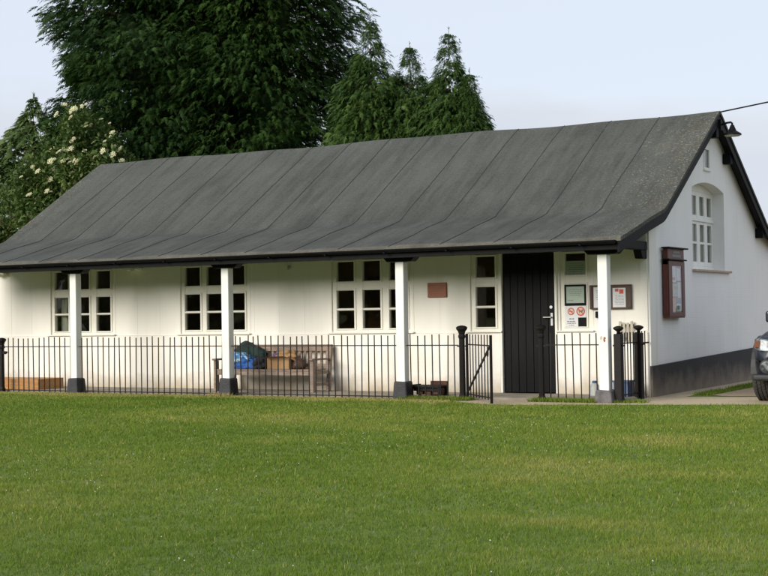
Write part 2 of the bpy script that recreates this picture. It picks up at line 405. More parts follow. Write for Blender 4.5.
# posts
PX = [-.169 - 2.969*i for i in range(5)]
proto = None
for i, px in enumerate(PX):
    if proto is None:
        p = MB().box(-.065,.065,-.065,.065,0,1.898).build('veranda_post', M['post'], hall, (px, -1.2, 0), bevel=.006)
        br = MB()
        br.hexa([(-.19,-.085,1.90),(.19,-.085,1.90),(.19,.085,1.90),(-.19,.085,1.90)], [(-.27,-.085,1.983),(.27,-.085,1.983),(.27,.085,1.983),(-.27,.085,1.983)])
        br.build('bracket', M['black'], p, bevel=.008)
        proto = p
    else:
        p = proto.copy(); COL.objects.link(p); p.parent = hall; p.location = (px, -1.2, 0)
        br = proto.children[0].copy(); COL.objects.link(br); br.parent = p
for p, (hw, hh, mt) in zip([c for c in hall.children if c.name.startswith('veranda_post')], [(.125,.17,'stonegrey'),(.115,.25,'stoneblk'),(.115,.27,'stoneblk'),(.115,.24,'stoneblk'),(.115,.24,'stoneblk')]):
    sb = MB(); t = hw*.86
    sb.hexa([(-hw,-hw,-.02),(hw,-hw,-.02),(hw,hw,-.02),(-hw,hw,-.02)], [(-t,-t,hh),(t,-t,hh+rng.uniform(-.02,.02)),(t,t,hh),(-t,t,hh)])
    sb.build('post_base', M[mt], p, bevel=.022, seg=2)
# chipped paint on the corner post
MB().add([(.0,-.067,.80),(.012,-.067,.772),(.03,-.067,.79),(.026,-.067,.815),(.04,-.067,.83),(.02,-.067,.845),(.004,-.067,.838)], [tuple(range(7))]).build('paint_chip', M['plaquewood'], proto)
MB().add([(-.045,-.067,.82),(-.03,-.067,.80),(-.012,-.067,.825),(-.02,-.067,.86),(-.038,-.067,.85)], [tuple(range(5))]).build('paint_chip', M['palewood'], proto)
# ---- front wall (upper boarding) with openings
TZ = 2.42
wins = [(-10.63, .465), (-7.83, .437), (-4.94, .458)]
openings = []
for x0, p in wins: openings.append((x0-.085, x0+2*p+.30+.085))
openings.append((-2.59-.085, -2.29+.075)); openings.append((-1.21-.075, -.91+.085))
loops = [[(XL, .89), (-2.2, .89), (-2.2, 2.04), (-1.32, 2.04), (-1.32, .89), (0-.012, .89), (-.012, TZ), (XL, TZ)]]
for a, b_ in openings: loops.append([(a, .91), (b_, .91), (b_, 2.05), (a, 2.05)])
extrude_loops(loops, lambda a, b: (a, 0, b), (0, .12, 0), 'front_wall', M['cream'], hall)
loops = [[(XL, 0), (-2.2, 0), (-2.2, .888), (XL, .888)]]
lw = MB(); lw.box(XL, -2.2, -.03, .2, -.05, .888); lw.box(-1.32, -.012, -.03, .2, -.05, .888)
lw.build('brick_base', M['brick'], hall, bevel=.006)
# cover strips of the boarding
skip = openings + [(-2.3, -1.25)]
x = XL + .3
while x < -.1:
    if not any(a-.03 < x < b_+.03 for a, b_ in skip):
        MB().box(x, x+.03, -.002, .001, .9, TZ-.01).build('cover_strip', M['cream'], hall)
    x += .47
for a, b_ in openings:
    for e in (a-.035, b_+.005): MB().box(e, e+.03, -.0045, .001, .9, TZ-.01).build('cover_strip', M['cream'], hall)
MB().box(-.11, -.013, -.012, -.0005, .9, TZ-.01).build('corner_board', M['cream'], hall)
# window rows (z): upper light and two lower panes
ROWS = [(1.685, 1.98), (1.275, 1.545), (.97, 1.24)]
def casement_window(x0, x1, cols, label=None):
    """frame as a lattice of members butted together, panes as a child"""
    f = MB(); y0, y1 = .018, .075
    zb, zt = .91, 2.05
    f.box(x0, x1, y0, y1, zb, zb+.03); f.box(x0, x1, y0, y1, zt-.035, zt)
    # uprights: gaps between cols
    edges = [x0] + [e for c in cols for e in c] + [x1]
    for i in range(0, len(edges), 2): f.box(edges[i], edges[i+1], y0+.001, y1-.001, zb+.03, zt-.035)
    for a, b_ in cols:
        for za, zb2 in ((1.98, 2.015), (1.545, 1.685), (1.24, 1.275), (.94, .97)):
            f.box(a, b_, y0+.004, y1-.004, za, zb2)
        # sash faces: thin proud borders round the casements
        for z0, z1 in ((1.66, 2.005), (.95, 1.575)):
            t = .024
            f.box(a-t-.012, a-.004, y0-.012, y0, z0, z1); f.box(b_+.004, b_+t+.012, y0-.012, y0, z0, z1)
            f.box(a-.004, b_+.004, y0-.012, y0, z1-t+.004, z1); f.box(a-.004, b_+.004, y0-.012, y0, z0, z0+t-.006)
        f.box(a-.004, b_+.004, y0-.010, y0, 1.247, 1.268)
    w = f.build('window', M['frame'], hall, bevel=.003)
    if label: w['label'] = label
    for a, b_ in cols:
        for z0, z1 in ROWS: MB().box(a-.002, b_+.002, .045, .049, z0-.002, z1+.002).build('pane', M['glass'], w)
    s = MB().box(x0-.05, x1+.05, -.062, -.002, .892, .912).build('sill', M['frame'], w, bevel=.004)
    return w
for (x0, p), lb in zip(wins, ('three-light window with a pale curtain inside', None, None)):
    cols = [(x0+k*p, x0+k*p+.30) for k in range(3)]
    casement_window(x0-.085, x0+2*p+.385, cols, lb)
casement_window(-2.675, -2.215, [(-2.59, -2.29)], 'single-light window left of the door')
w5 = casement_window(-1.285, -.825, [(-1.21, -.91)], 'single-light window right of the door with notices in its panes')
# ---- door
fr_ = MB(); fr_.box(-2.2, -2.165, -.035, .12, .035, 2.04); fr_.box(-1.355, -1.32, -.035, .12, .035, 2.04); fr_.box(-2.165, -1.355, -.035, .12, 2.01, 2.04)
fr_.build('door_frame', M['frame'], hall, bevel=.003)
d = MB()
nb = 7; bw = .81/nb
for i in range(nb): d.box(-2.165+i*bw+.003, -2.165+(i+1)*bw-.003, .012, .03, .045, 2.008)
d.box(-2.163, -1.357, .03, .07, .045, 2.008)
door = d.build('door', M['blackwood'], hall, bevel=.002)
h = MB(); h.box(-1.435,-1.40,.004,.0115,.98,1.16); h.bar((-1.418,-.03,1.10),(-1.418,.004,1.10),.014); h.bar((-1.41,-.035,1.10),(-1.53,-.035,1.10),.018,.014)
h.build('handle', M['steel'], door, bevel=.002)
MB().lathe([(.022,.0),(.022,.008),(.012,.011)], 12, (-1.425,.0025,1.24), 'y').build('lock', M['steel'], door)
# ---- gable wall
arch = [(1.97+1.61*t, 2.98 + .11*(1-(2*t-1)**2)) for t in [i/10 for i in range(11)]]
gy = [(.005, 0)] + [(.005, rz(.0)-.06)] + [(y, z-.058) for y, z in prof if 0.01 < y < 6.55] + [(6.6, rz(6.6)-.06), (6.6, 0)]
hole = [(1.97, 1.77), (3.58, 1.77)] + arch[::-1]
vent = [(2.57, 3.29), (2.86, 3.29), (2.86, 3.62), (2.57, 3.62)]
extrude_loops([gy, hole, vent], lambda a, b: (0, a, b), (-.25, 0, 0), 'gable_wall', M['white'], hall)
extrude_loops([[(.125,0)] + [(.125, rz(0.125)-.06)] + [(y, z-.058) for y, z in prof if 0.13 < y < 6.55] + [(6.6, rz(6.6)-.06), (6.6, 0)]], lambda a, b: (XL, a, b), (.25, 0, 0), 'far_gable_wall', M['white'], hall)
MB().box(XL, -.25, 6.4, 6.6, 0, 2.15).build('rear_wall', M['white'], hall)
cp = MB(); cp.box(.002, .022, -.0, .30, .421, 2.38); cp.build('corner_pier', M['corner'], hall, bevel=.004)
pl = MB(); pl.hexa([(.002,0.001,-.05),(.045,0.001,-.05),(.045,6.62,-.05),(.002,6.62,-.05)], [(.002,0.001,.42),(.04,0.001,.42),(.04,6.62,.56),(.002,6.62,.56)])
pl.build('plinth', M['plinth'], hall, bevel=.004)
# gable window
f = MB(); xa, xb = -.225, -.175
cols = [(2.135+.378*k, 2.36+.378*k) for k in range(4)]
gr = [(2.61, 2.90), (2.205, 2.47), (1.90, 2.17)]
edges = [1.972] + [e for c in cols for e in c] + [3.578]
f.box(xa, xb, 1.972, 3.578, 1.772, 1.83)
for i in range(0, len(edges), 2): f.box(xa+.001, xb-.001, edges[i], edges[i+1], 1.83, 2.97)
for a, b_ in cols:
    for z0, z1 in ((1.83, 1.90), (2.17, 2.205), (2.47, 2.61), (2.90, 2.97)): f.box(xa+.003, xb-.003, a, b_, z0, z1)
f.box(xb+.0005, xb+.018, 1.98, 3.57, 2.515, 2.56)
vs_top = [(xb, y, z) for y, z in arch] + [(xb, 3.578, 2.97), (xb, 1.972, 2.97)]
vs_b = [(xa, y, z) for _, y, z in vs_top]; k = len(vs_top)
f.add(vs_top + vs_b, [tuple(range(k)), tuple(range(k, 2*k))[::-1]] + [(i, (i+1) % k, k+(i+1) % k, k+i) for i in range(k)])
gw = f.build('gable_window', M['gframe'], hall, bevel=.004)
for a, b_ in cols:
    for z0, z1 in gr: MB().box(-.202, -.198, a-.002, b_+.002, z0-.002, z1+.002).build('pane', M['glass'], gw)
MB().box(-.17, .05, 1.93, 3.80, 1.735, 1.768).build('sill', M['tilesill'], gw, bevel=.004)
v_ = MB(); v_.box(-.03,.012,2.57,2.60,3.29,3.62); v_.box(-.03,.012,2.83,2.86,3.29,3.62); v_.box(-.03,.012,2.6,2.83,3.59,3.62); v_.box(-.03,.012,2.6,2.83,3.29,3.32); v_.box(-.002,.025,2.55,2.88,3.265,3.288)
vw = v_.build('vent_window', M['gframe'], hall, bevel=.003)
MB().box(-.012,-.008,2.6,2.83,3.32,3.59).build('pane', M['glass'], vw)
# interior
it = MB()
it.box(XL+.26, -.26, 3.9, 3.95, 0, 2.6); it.box(XL+.26, -.26, .22, 6.35, .03, .06); it.box(XL+.26, -.26, .16, 3.9, 2.44, 2.47)
it.build('interior_lining', M['inside'], hall)
# things indoors
o = MB().box(-.35,.35,-.2,.2,0,1.25).box(-.33,-.01,-.215,-.2,.05,1.2).box(.01,.33,-.215,-.2,.05,1.2).build('cupboard', M['cupboard'], loc=(-10.1, 1.4, .06), bevel=.01)
tag(o, 'brown wooden cupboard seen through the leftmost window of the hall', 'cupboard')
o = MB().box(-.5,.5,-.2,.2,0,1.75).box(-.48,-.01,-.215,-.2,.05,1.7).box(.01,.48,-.215,-.2,.05,1.7).build('wardrobe', M['cupboard'], loc=(-5.2, 2.4, .06), bevel=.01)
tag(o, 'tall brown wooden cabinet seen through the window above the bench end', 'cabinet')
cu = MB(); nn = 26
vs = []
for i in range(nn):
    x = .18*i/(nn-1); y = .02*math.sin(i*1.4)
    vs += [(x, y, 0), (x*.75, y, .35), (x*.9, y, .62)]
cu.add(vs, [(i*3+a, i*3+a+1, (i+1)*3+a+1, (i+1)*3+a) for i in range(nn-1) for a in range(2)])
o = cu.build('curtain', M['curtain'], loc=(-10.62, .16, .95), smooth=True)
tag(o, 'pale gathered curtain behind the leftmost pane of the leftmost window', 'curtain')
o = MB().box(-.01,.01,-.24,.24,0,1.3).build('pane_reflection', M['curtain'], loc=(-.3, 3.40, 1.75))  # pale sheet placed here to mimic sky reflected in the panes
tag(o, 'pale blind added as a sky reflection behind the right-hand panes of the gable window', 'backing')

# ---------------------------------------------------------------- notices and signs
def ring(mb, cx, cz, y, r0, r1, n=24):
    vs = []
    for k in range(n):
        a = 2*math.pi*k/n
        vs += [(cx+r0*math.cos(a), y, cz+r0*math.sin(a)), (cx+r1*math.cos(a), y, cz+r1*math.sin(a))]
    mb.add(vs, [(2*k, 2*k+1, (2*k+3) % (2*n), (2*k+2) % (2*n)) for k in range(n)])
def textlines(mb, x0, x1, zs, y, h=.008, seed=1):
    r = random.Random(seed)
    for z in zs:
        x = x0 + r.uniform(0, .02)
        while x < x1 - .02:
            w = min(r.uniform(.012, .04), x1-x); mb.box(x, x+w, y-.0012, y, z, z+h); x += w + .008
t = thing('wall_plaque', 'small red-brown wooden plaque on the cream wall between window and door', 'plaque', (-3.36, -.002, 1.41))
MB().box(0,.31,-.025,0,0,.215).build('board', M['plaquewood'], t, bevel=.004)
q = MB(); textlines(q, .05, .26, (.15,), -.025, .014, 3); textlines(q, .07, .25, (.105, .07, .04), -.025, .007, 5); q.build('lettering', simple('faded_lettering', (.30, .12, .06), None, .6, 5, bs=0), t)
t = thing('paper_notice', 'pale green notice in the upper pane right of the door', 'notice', (-1.205, .04, 1.66))
MB().box(0,.285,-.002,0,.005,.215).build('sheet', M['greenpaper'], t)
q = MB(); textlines(q, .03, .26, (.18, .15, .12, .09, .06, .03), -.003, .007, 7); q.build('lettering', M['ink'], t)
t = thing('paper_notice', 'black-framed pale notice in the middle pane right of the door', 'notice', (-1.215, .012, 1.255))
q = MB(); q.box(0,.315,-.02,-.004,0,.035); q.box(0,.315,-.02,-.004,.265,.29); q.box(0,.022,-.02,-.004,.035,.265); q.box(.293,.315,-.02,-.004,.035,.265); q.build('frame', M['black'], t)
MB().box(.022,.293,-.012,-.006,.035,.265).build('sheet', M['greenpaper'], t)
q = MB(); textlines(q, .06, .25, (.215, .19, .165, .14), -.013, .005, 9); textlines(q, .04, .14, (.07,), -.013, .006, 11); q.build('lettering', M['ink'], t)
t = thing('prohibition_sign', 'white sign with two red prohibition circles in the lowest pane right of the door', 'sign', (-1.215, .01, .965))
q = MB(); q.box(0,.315,-.012,-.002,.125,.285); q.box(0,.195,-.012,-.002,0,.125); q.build('panel', M['paper'], t)
MB().box(.197,.315,-.010,-.003,.0,.123).build('dark_square', M['black'], t)
for cx, rr in ((.092, .052), (.235, .064)):
    MB().lathe([(rr,-.0012),(rr,0)], 28, (cx,-.0125,.21), 'y').build('red_circle', M['red'], t)
M['field'] = simple('sign_field', (.7, .55, .45), None, .6, 5, bs=0)
for cx, rr in ((.092, .038), (.235, .047)): MB().lathe([(rr,-.0012),(rr,0)], 28, (cx,-.0140,.21), 'y').build('circle_field', M['field'], t)
q = MB(); q.box(.066,.118,-.0165,-.0155,.205,.215)                      # cigarette
q.box(.212,.262,-.0165,-.0155,.200,.222); q.box(.254,.272,-.0165,-.0155,.217,.236); q.box(.214,.220,-.0165,-.0155,.183,.2); q.box(.25,.256,-.0165,-.0155,.183,.2); q.box(.203,.212,-.0165,-.0155,.218,.232)  # dog
q.build('symbol', M['ink'], t)
for cx, rr in ((.092, .042), (.235, .052)): MB().bar((cx-rr*.7,-.0175,.21+rr*.7),(cx+rr*.7,-.0175,.21-rr*.7),.0016,.013,(0,0,1)).build('slash', M['red'], t)
q = MB(); textlines(q, .06, .14, (.10,), -.0125, .014, 13); textlines(q, .03, .17, (.065, .04), -.0125, .011, 14); textlines(q, .04, .16, (.015,), -.0125, .008, 15); q.build('lettering', M['ink'], t)
t = thing('notice_board', 'wide brown notice board with white papers on the wall behind the corner post', 'notice board', (-.83, -.007, 1.2))
q = MB(); q.box(0,.60,-.03,0,0,.33); q.box(0,.60,-.045,-.03,.315,.33); q.box(0,.60,-.045,-.03,0,.012); q.box(0,.035,-.045,-.03,.012,.315); q.box(.545,.60,-.045,-.03,.012,.315); q.build('board', M['boardwood'], t, bevel=.003)
MB().box(.06,.30,-.034,-.031,.02,.30).build('paper', M['paper'], t); MB().box(.335,.52,-.034,-.031,.022,.285).build('paper', M['paper'], t)
q = MB(); q.box(.37,.42,-.0355,-.0345,.235,.275); q.box(.43,.49,-.0355,-.0345,.205,.265); q.build('heading', M['red'], t)
q = MB(); textlines(q, .36, .5, (.18,.16,.14,.12,.10,.08,.06), -.0345, .005, 17); textlines(q, .09, .27, (.25,.22,.19,.16,.13), -.0345, .005, 18); q.build('lettering', M['ink'], t)
t = thing('wall_padlock', 'small black fitting on the wall below the notice board and left of the corner post', 'fitting', (-.735, -.008, 1.08))
MB().box(-.02,.02,-.03,0,0,.09).build('body', M['black'], t, bevel=.006)
# red-framed glazed notice board on the gable
t = thing('gable_notice_board', 'tall dark red glazed notice board on the white gable wall', 'notice board', (.024, .90, 1.06)); t.scale = (.7, 1, 1)
q = MB(); q.box(0,.10,-.36,.36,0,.05); q.box(0,.10,-.36,-.27,.05,.80); q.box(0,.10,.27,.36,.05,.80); q.box(0,.10,-.36,.36,.74,.80001); q.box(.0,.09,-.27,.27,.05,.74)
case = q.build('case', M['notewood'], t, bevel=.004)
q = MB(); q.box(.101,.116,-.345,-.20,.02,.79); q.box(.101,.116,.22,.345,.02,.79); q.box(.101,.116,-.20,.22,.02,.08); q.box(.101,.116,-.20,.22,.73,.79); q.build('door', M['notewood'], t, bevel=.003)
q = MB(); q.box(-.001,.15,-.39,.39,.802,.822); q.box(-.001,.17,-.42,.42,.965,.985); q.build('canopy', M['black'], t, bevel=.004)
q = MB(); q.box(0,.10,-.35,.35,.823,.964); q.build('header', M['notewood'], t)
q = MB(); q.box(.101,.104,-.16,.2,.85,.885); q.box(.101,.104,-.12,.16,.905,.935); q.build('name_plate', simple('faded_plate', (.16, .17, .17), None, .5, 5, bs=0), t)
r_ = random.Random(5)
for (y0, y1, z0, z1, mm) in ((-.18,.0,.5,.72,'paper'),(.02,.2,.52,.70,'paper'),(-.17,.06,.30,.48,'greenpaper'),(.07,.2,.28,.5,'paper'),(-.18,-.02,.09,.28,'orangeink'),(.0,.2,.22,.26,'blueink'),(.02,.19,.09,.2,'paper'),(-.16,-.04,.53,.57,'red'),(.04,.18,.12,.17,'blueink'),(-.12,.03,.40,.44,'orangeink')):
    dx = .004 if mm in ('blueink','red','orangeink') else .001
    MB().box(.0905,.0915+dx,y0,y1,z0,z1).build('poster', M[mm], t)
MB().box(.106,.109,-.2,.22,.08,.73).build('glass', M['thinglass'], t)

# ---------------------------------------------------------------- apex lamp and cable
t = thing('gable_lamp', 'black shaded lamp on an arm under the gable apex', 'lamp', (.17, 2.888, 4.0)); t.scale = (.88, .88, .88)
MB().box(-.002,.03,-.05,.05,-.12,.06).build('bracket', M['black'], t)
MB().tube([(.03,0,-.03),(.12,0,-.005),(.19,0,.0),(.213,0,-.02),(.215,0,-.07)], .018).build('arm', M['black'], t, smooth=True)
MB().lathe([(.03,-.05),(.045,-.09),(.07,-.15),(.15,-.20),(.155,-.225),(.145,-.223),(.06,-.17)], 20, (.215,0,0)).build('shade', M['black'], t, smooth=False)
MB().lathe([(.125,-.24),(.135,-.222),(.10,-.205)], 20, (.215,0,0)).build('diffuser', M['palewood'], t)
P0 = Vector((.19, 2.888, 4.17)); d3 = Vector((3-.19, -5.13-2.888+6.6, .0))
pole_top = Vector((9.0, -4.2, 3.3))
# the cable leaves the apex and runs up to a pole out of frame on the right
import math as _m
PT = Vector((17.0, 4.5, 8.1))
cable_pts = [P0.lerp(PT, i/24) - Vector((0, 0, 1.2*4*(i/24)*(1-i/24)*.35)) for i in range(25)]
t = MB().tube(cable_pts, .011, 6).build('overhead_cable', M['black']); tag(t, 'thin black overhead cable running from the roof apex to the right', 'cable')
t = thing('utility_pole', 'wooden utility pole carrying the overhead cable', 'pole', (PT.x, PT.y, 0))
MB().tube([(0,0,-.3),(0,0,4),(0,0,8.4)], [.15,.13,.1], 12).build('shaft', M['bark'], t, smooth=True)
MB().box(-.6,.6,-.05,.05,7.9,8.02).build('crossarm', M['bark'], t)

# small things fixed high on the front wall
for x, lb in ((-11.84, 'small cream box high on the wall at the left end'), (-8.82, 'small cream box high on the wall between the two left windows')):
    t = thing('wall_box', lb, 'box', (x, -.007, 1.965), group='cream boxes under the eaves')
    MB().box(-.13,.13,-.09,0,0,.10).build('body', M['frame'], t, bevel=.012)
    MB().box(-.05,.05,-.10,-.091,-.02,.03).build('cover', M['frame'], t, bevel=.004)
t = thing('wall_sensor', 'tiny white fitting high on the wall above the bench', 'fitting', (-5.78, -.007, 1.90))
MB().box(-.03,.03,-.03,0,0,.05).build('body', M['plasticwhite'], t, bevel=.01)
MB().lathe([(.016,-.05),(.02,-.03),(.02,-.028)], 10, (0,0,.0), 'y').build('lens', M['plasticwhite'], t)

# ---------------------------------------------------------------- railings, gateposts and gates
bar_me = MB().box(-.006,.006,-.006,.006,.0,.90).build('bar', M['iron']).data
bpy.data.objects.remove(bpy.data.objects['bar'])
rr = random.Random(11)
def rail_bay(x0, x1, label, pitch=.109, loop=False):
    t = thing('iron_railing', label, 'railing', ((x0+x1)/2, -1.2, 0), group='black iron railings between the veranda posts')
    c = (x0+x1)/2; n_ = round((x1-x0)/pitch)
    MB().bar((x0-c,0,.742),(x1-c,0,.742),.02,.014).build('rail', M['iron'], t)
    MB().bar((x0-c,0,.035),(x1-c,0,.035),.02,.014).build('rail', M['iron'], t)
    for i in range(n_):
        b_ = bpy.data.objects.new('bar', bar_me); COL.objects.link(b_); b_.parent = t
        b_.location = (x0 - c + (i+.5)*(x1-x0)/n_ + rr.uniform(-.004, .004), .004, -.0)
        b_.rotation_euler = (rr.uniform(-.008,.008), rr.gauss(0, .009), 0); b_.scale = (1, 1, .985+rr.uniform(-.015,.015))
    return t
rail_bay(-10.6, PX[3]-.068, 'black iron railing left of the leftmost visible post')
rail_bay(PX[3]+.068, PX[2]-.068, 'black iron railing between the two leftmost posts, left of the bench')
rail_bay(PX[2]+.068, PX[1]-.068, 'black iron railing in front of the wooden bench')
rail_bay(PX[1]+.068, -2.28, 'short black railing by the boot scraper, left of the open gate')
rail_bay(-.99, PX[0]-.068, 'short black railing between the door gatepost and the corner post')
def iron_post(loc, label, h=1.0, r=.045, cap='flat', group='black iron gateposts'):
    t = thing('iron_gatepost', label, 'gatepost', loc, group=group)
    if cap == 'flat':
        MB().lathe([(r*1.35,-.02),(r*1.35,.05),(r,.08),(r*.92,h-.16),(r*1.15,h-.14),(r*1.15,h-.12),(r*.95,h-.10)], 8).build('shaft', M['iron'], t)
        MB().lathe([(r*.95,h-.1),(r*1.2,h-.06),(r*1.75,h-.03),(r*1.8,h-.005),(r*1.2,h+.012),(r*.3,h+.02)], 8).build('cap', M['iron'], t)
    else:
        MB().box(-r,r,-r,r,-.02,h-.09).build('shaft', M['iron'], t, bevel=.006)
        MB().lathe([(r*.5,h-.09),(r*.45,h-.06),(r*.9,h-.045),(r*1.35,h-.025),(r*1.3,h-.008),(r*.6,h+.008),(r*.1,h+.012)], 16).build('cap', M['iron'], t, smooth=True)
    MB().box(-r*1.5,r*1.5,-.012,.012,.72,.74).build('hinge_strap', M['iron'], t)
    return t
iron_post((-2.22,-1.2,0), 'fluted black gatepost that carries the open gate', .99)
iron_post((-1.06,-1.2,0), 'fluted black gatepost in front of the door handle', .99, .042)
iron_post((-10.68,-1.2,0), 'black gatepost with a latch at the left edge of the picture', .87, .04)
iron_post((-.00,-1.17,0), 'square black gatepost with mushroom cap right of the corner post', .97, .05, 'knob')
iron_post((.0,-.42,0), 'square black gatepost with mushroom cap near the building corner', .97, .05, 'knob')
def gate(loc, ang, L, label, brace=True, n_=7, h=.90):
    t = thing('iron_gate', label, 'gate', loc, ang, group='black iron gates')
    MB().box(0,.03,-.015,.015,.05,h).build('stile', M['iron'], t); MB().box(L-.03,L,-.015,.015,.02,h-.01).build('stile', M['iron'], t)
    MB().bar((.03,0,.755),(L-.03,0,.755),.014,.016).build('rail', M['iron'], t); MB().bar((.03,0,.09),(L-.03,0,.09),.014,.016).build('rail', M['iron'], t)
    if brace:
        MB().bar((.04,-.014,.10),(L-.035,-.014,.735),.012,.034).build('brace', M['iron'], t)
        MB().tube([(L-.06+.028*math.cos(a), -.03, .66+.045*math.sin(a)) for a in [i*math.pi/6 for i in range(13)]], .007, 6, False).build('latch_ring', M['iron'], t)
    for i in range(n_):
        b_ = bpy.data.objects.new('bar', bar_me); COL.objects.link(b_); b_.parent = t
        b_.location = (.03 + (i+1)*(L-.06)/(n_+1), .0, .06); b_.scale = (1, 1, .925)
    MB().box(-.03,.0,-.01,.01,.68,.70).build('hinge', M['iron'], t)
    return t
gate((-2.13,-1.24,0), math.atan2(-.86,.80), 1.10, 'black iron gate with diagonal brace standing open beside the door')
gate((.0,-1.09,0), math.pi/2, .60, 'small closed black gate at the veranda end near the building corner', False, 4)
t = thing('iron_railing', 'single black railing bar joining the small gatepost to the building corner', 'railing', (.0,-.2,0), group='black iron railings between the veranda posts')
MB().bar((0,-.17,.742),(0,.17,.742),.014,.02).build('rail', M['iron'], t)
for yy in (-.10, .02):
    b_ = bpy.data.objects.new('bar', bar_me); COL.objects.link(b_); b_.parent = t; b_.location = (0, yy, 0)
# latch on left gatepost
t = thing('gate_latch', 'black iron latch on the gatepost at the left edge', 'latch', (-10.62,-1.22,.62)); MB().box(-.01,.05,-.02,.02,0,.05).build('plate', M['iron'], t, bevel=.005); MB().lathe([(.018,-.02),(.018,.02)], 10, (.05,0,.03), 'y').build('bolt', M['iron'], t)

# ---------------------------------------------------------------- bench and the things on it
bx = thing('garden_bench', 'weathered slatted wooden bench against the cream wall', 'bench', (-5.87, -.36, .035))
W = .88
for s_ in (-1, 1):
    MB().box(s_*W-.03, s_*W+.03, -.30, -.235, 0, .47).build('leg', M['teak'], bx, bevel=.004)
    q = MB(); q.hexa([(s_*W-.03,.14,0),(s_*W+.03,.14,0),(s_*W+.03,.20,0),(s_*W-.03,.20,0)], [(s_*W-.03,.22,.70),(s_*W+.03,.22,.70),(s_*W+.03,.27,.70),(s_*W-.03,.27,.70)]); q.build('leg', M['teak'], bx, bevel=.004)
    MB().box(s_*W-.04, s_*W+.04, -.33, .20, .472, .50).build('armrest', M['teak'], bx, bevel=.006)
    MB().box(s_*W-.018, s_*W+.018, -.235, .145, .26, .31).box(s_*W-.015, s_*W+.015, -.235, .145, .09, .13).build('side_rail', M['teak'], bx)
q = MB()
for i in range(5): q.box(-W+.03, W-.03, -.30+i*.092, -.30+i*.092+.078, .315, .337)
q.box(-W+.03, W-.03, -.29, -.265, .25, .313)
q.build('seat', M['teak'], bx, bevel=.003)
q = MB(); q.box(-W+.03, W-.03, .215, .25, .60, .70); q.box(-W+.03, W-.03, .19, .22, .36, .41)
for i in range(17):
    x = -W+.09+i*.1
    q.hexa([(x,.20,.41),(x+.045,.20,.41),(x+.045,.215,.41),(x,.215,.41)], [(x,.225,.60),(x+.045,.225,.60),(x+.045,.24,.60),(x,.24,.60)])
q.build('backrest', M['teak'], bx, bevel=.003)
def lump(name, mat, size, seed, parent=None, loc=(0,0,0), fold=.25, sub=4, flat=.0, fs=5):
    bm = bmesh.new(); bmesh.ops.create_icosphere(bm, subdivisions=sub, radius=1)
    from mathutils import noise as mn
    for v in bm.verts:
        d_ = v.co.copy()
        k = 1 + fold*mn.noise(d_*1.6 + Vector((seed,0,0))) + fold*.55*mn.noise(Vector((d_.x*fs, d_.y*fs*.6, d_.z*fs)) + Vector((0,seed,0))) + fold*.25*mn.noise(d_*13)
        v.co = Vector((d_.x*size[0]*k, d_.y*size[1]*k, d_.z*size[2]*k))
        if v.co.z < -size[2]*flat: v.co.z = -size[2]*flat
    me = bpy.data.meshes.new(name); bm.to_mesh(me); bm.free(); me.materials.append(M[mat])
    me.polygons.foreach_set('use_smooth', [True]*len(me.polygons))
    o = bpy.data.objects.new(name, me); COL.objects.link(o); o.location = loc
    if parent: o.parent = parent
    return o
sz = .035+.337
o = lump('green_jacket', 'greenfab', (.30,.11,.16), 1.3, None, (-6.42,-.21,sz+.22), .4, 4, 1.3); tag(o, 'dark green jacket slung over the left end of the bench back', 'jacket')
t = thing('blue_jacket', 'crumpled bright blue jacket with pale pattern on the bench seat', 'jacket', (-6.31,-.47,sz))
lump('body', 'bluefab', (.25,.17,.13), 4.1, t, (0,0,.06), .42, 4, .5, 6); lump('lining', 'printfab', (.19,.12,.10), 7.7, t, (-.10,-.05,.15), .5, 4, 1.2, 6)
lump('sleeve', 'bluefab', (.07,.05,.14), 3.1, t, (-.16,-.17,-.02), .3, 3, 2)
o = lump('dark_bag', 'blackfab', (.14,.14,.115), 9.2, None, (-6.0,-.46,sz+.07), .4, 4, .65); tag(o, 'soft black bag between the blue jacket and the cardboard boxes', 'bag')
t = thing('cardboard_box', 'low tan cardboard box lying on the bench seat', 'box', (-5.62,-.40,sz))
MB().box(-.24,.16,-.15,.15,.0,.17).build('carton', M['card'], t, bevel=.006)
q = MB(); q.add([(-.24,-.15,.17),(.16,-.15,.17),(.14,-.25,.20),(-.2,-.26,.19)], [(0,1,2,3)]); q.add([(.16,-.15,.17),(.16,.15,.17),(.27,.12,.13),(.27,-.12,.12)], [(0,1,2,3)]); q.build('flap', M['card'], t)
o = lump('brown_bag', 'card', (.17,.13,.09), 2.2, None, (-5.60,-.38,sz+.20), .4, 4, .4); tag(o, 'crumpled tan paper bag on top of the cardboard box', 'bag')
M['purple'] = simple('purple_cloth', (.13,.08,.3), None, .8, 9)
o = lump('purple_pouch', 'purple', (.06,.05,.035), 5.2, None, (-5.79,-.36,sz+.20), .3, 3, .6); tag(o, 'little purple pouch on the cardboard box', 'pouch')
o = lump('brown_pouch', 'boardwood', (.11,.10,.10), 8.2, None, (-5.36,-.42,sz+.06), .35, 3, .6); tag(o, 'dark brown pouch at the right end of the cardboard box', 'bag')
# orange timber box at the far left
t = thing('timber_box', 'long low orange timber box on the veranda floor at the far left', 'box', (-10.98, -.72, .035))
MB().box(-1.0,.92,-.30,-.275,0,.17).build('board', M['plank'], t, bevel=.003); MB().box(-1.0,.92,.275,.30,0,.17).build('board', M['plank'], t, bevel=.003)
MB().box(.89,.92,-.274,.274,0,.17).build('board', M['plank'], t, bevel=.003); MB().box(-1.0,-.97,-.274,.274,0,.17).build('board', M['plank'], t, bevel=.003)
MB().box(-.97,.89,-.274,.274,.15,.16).build('lid', M['plank'], t)
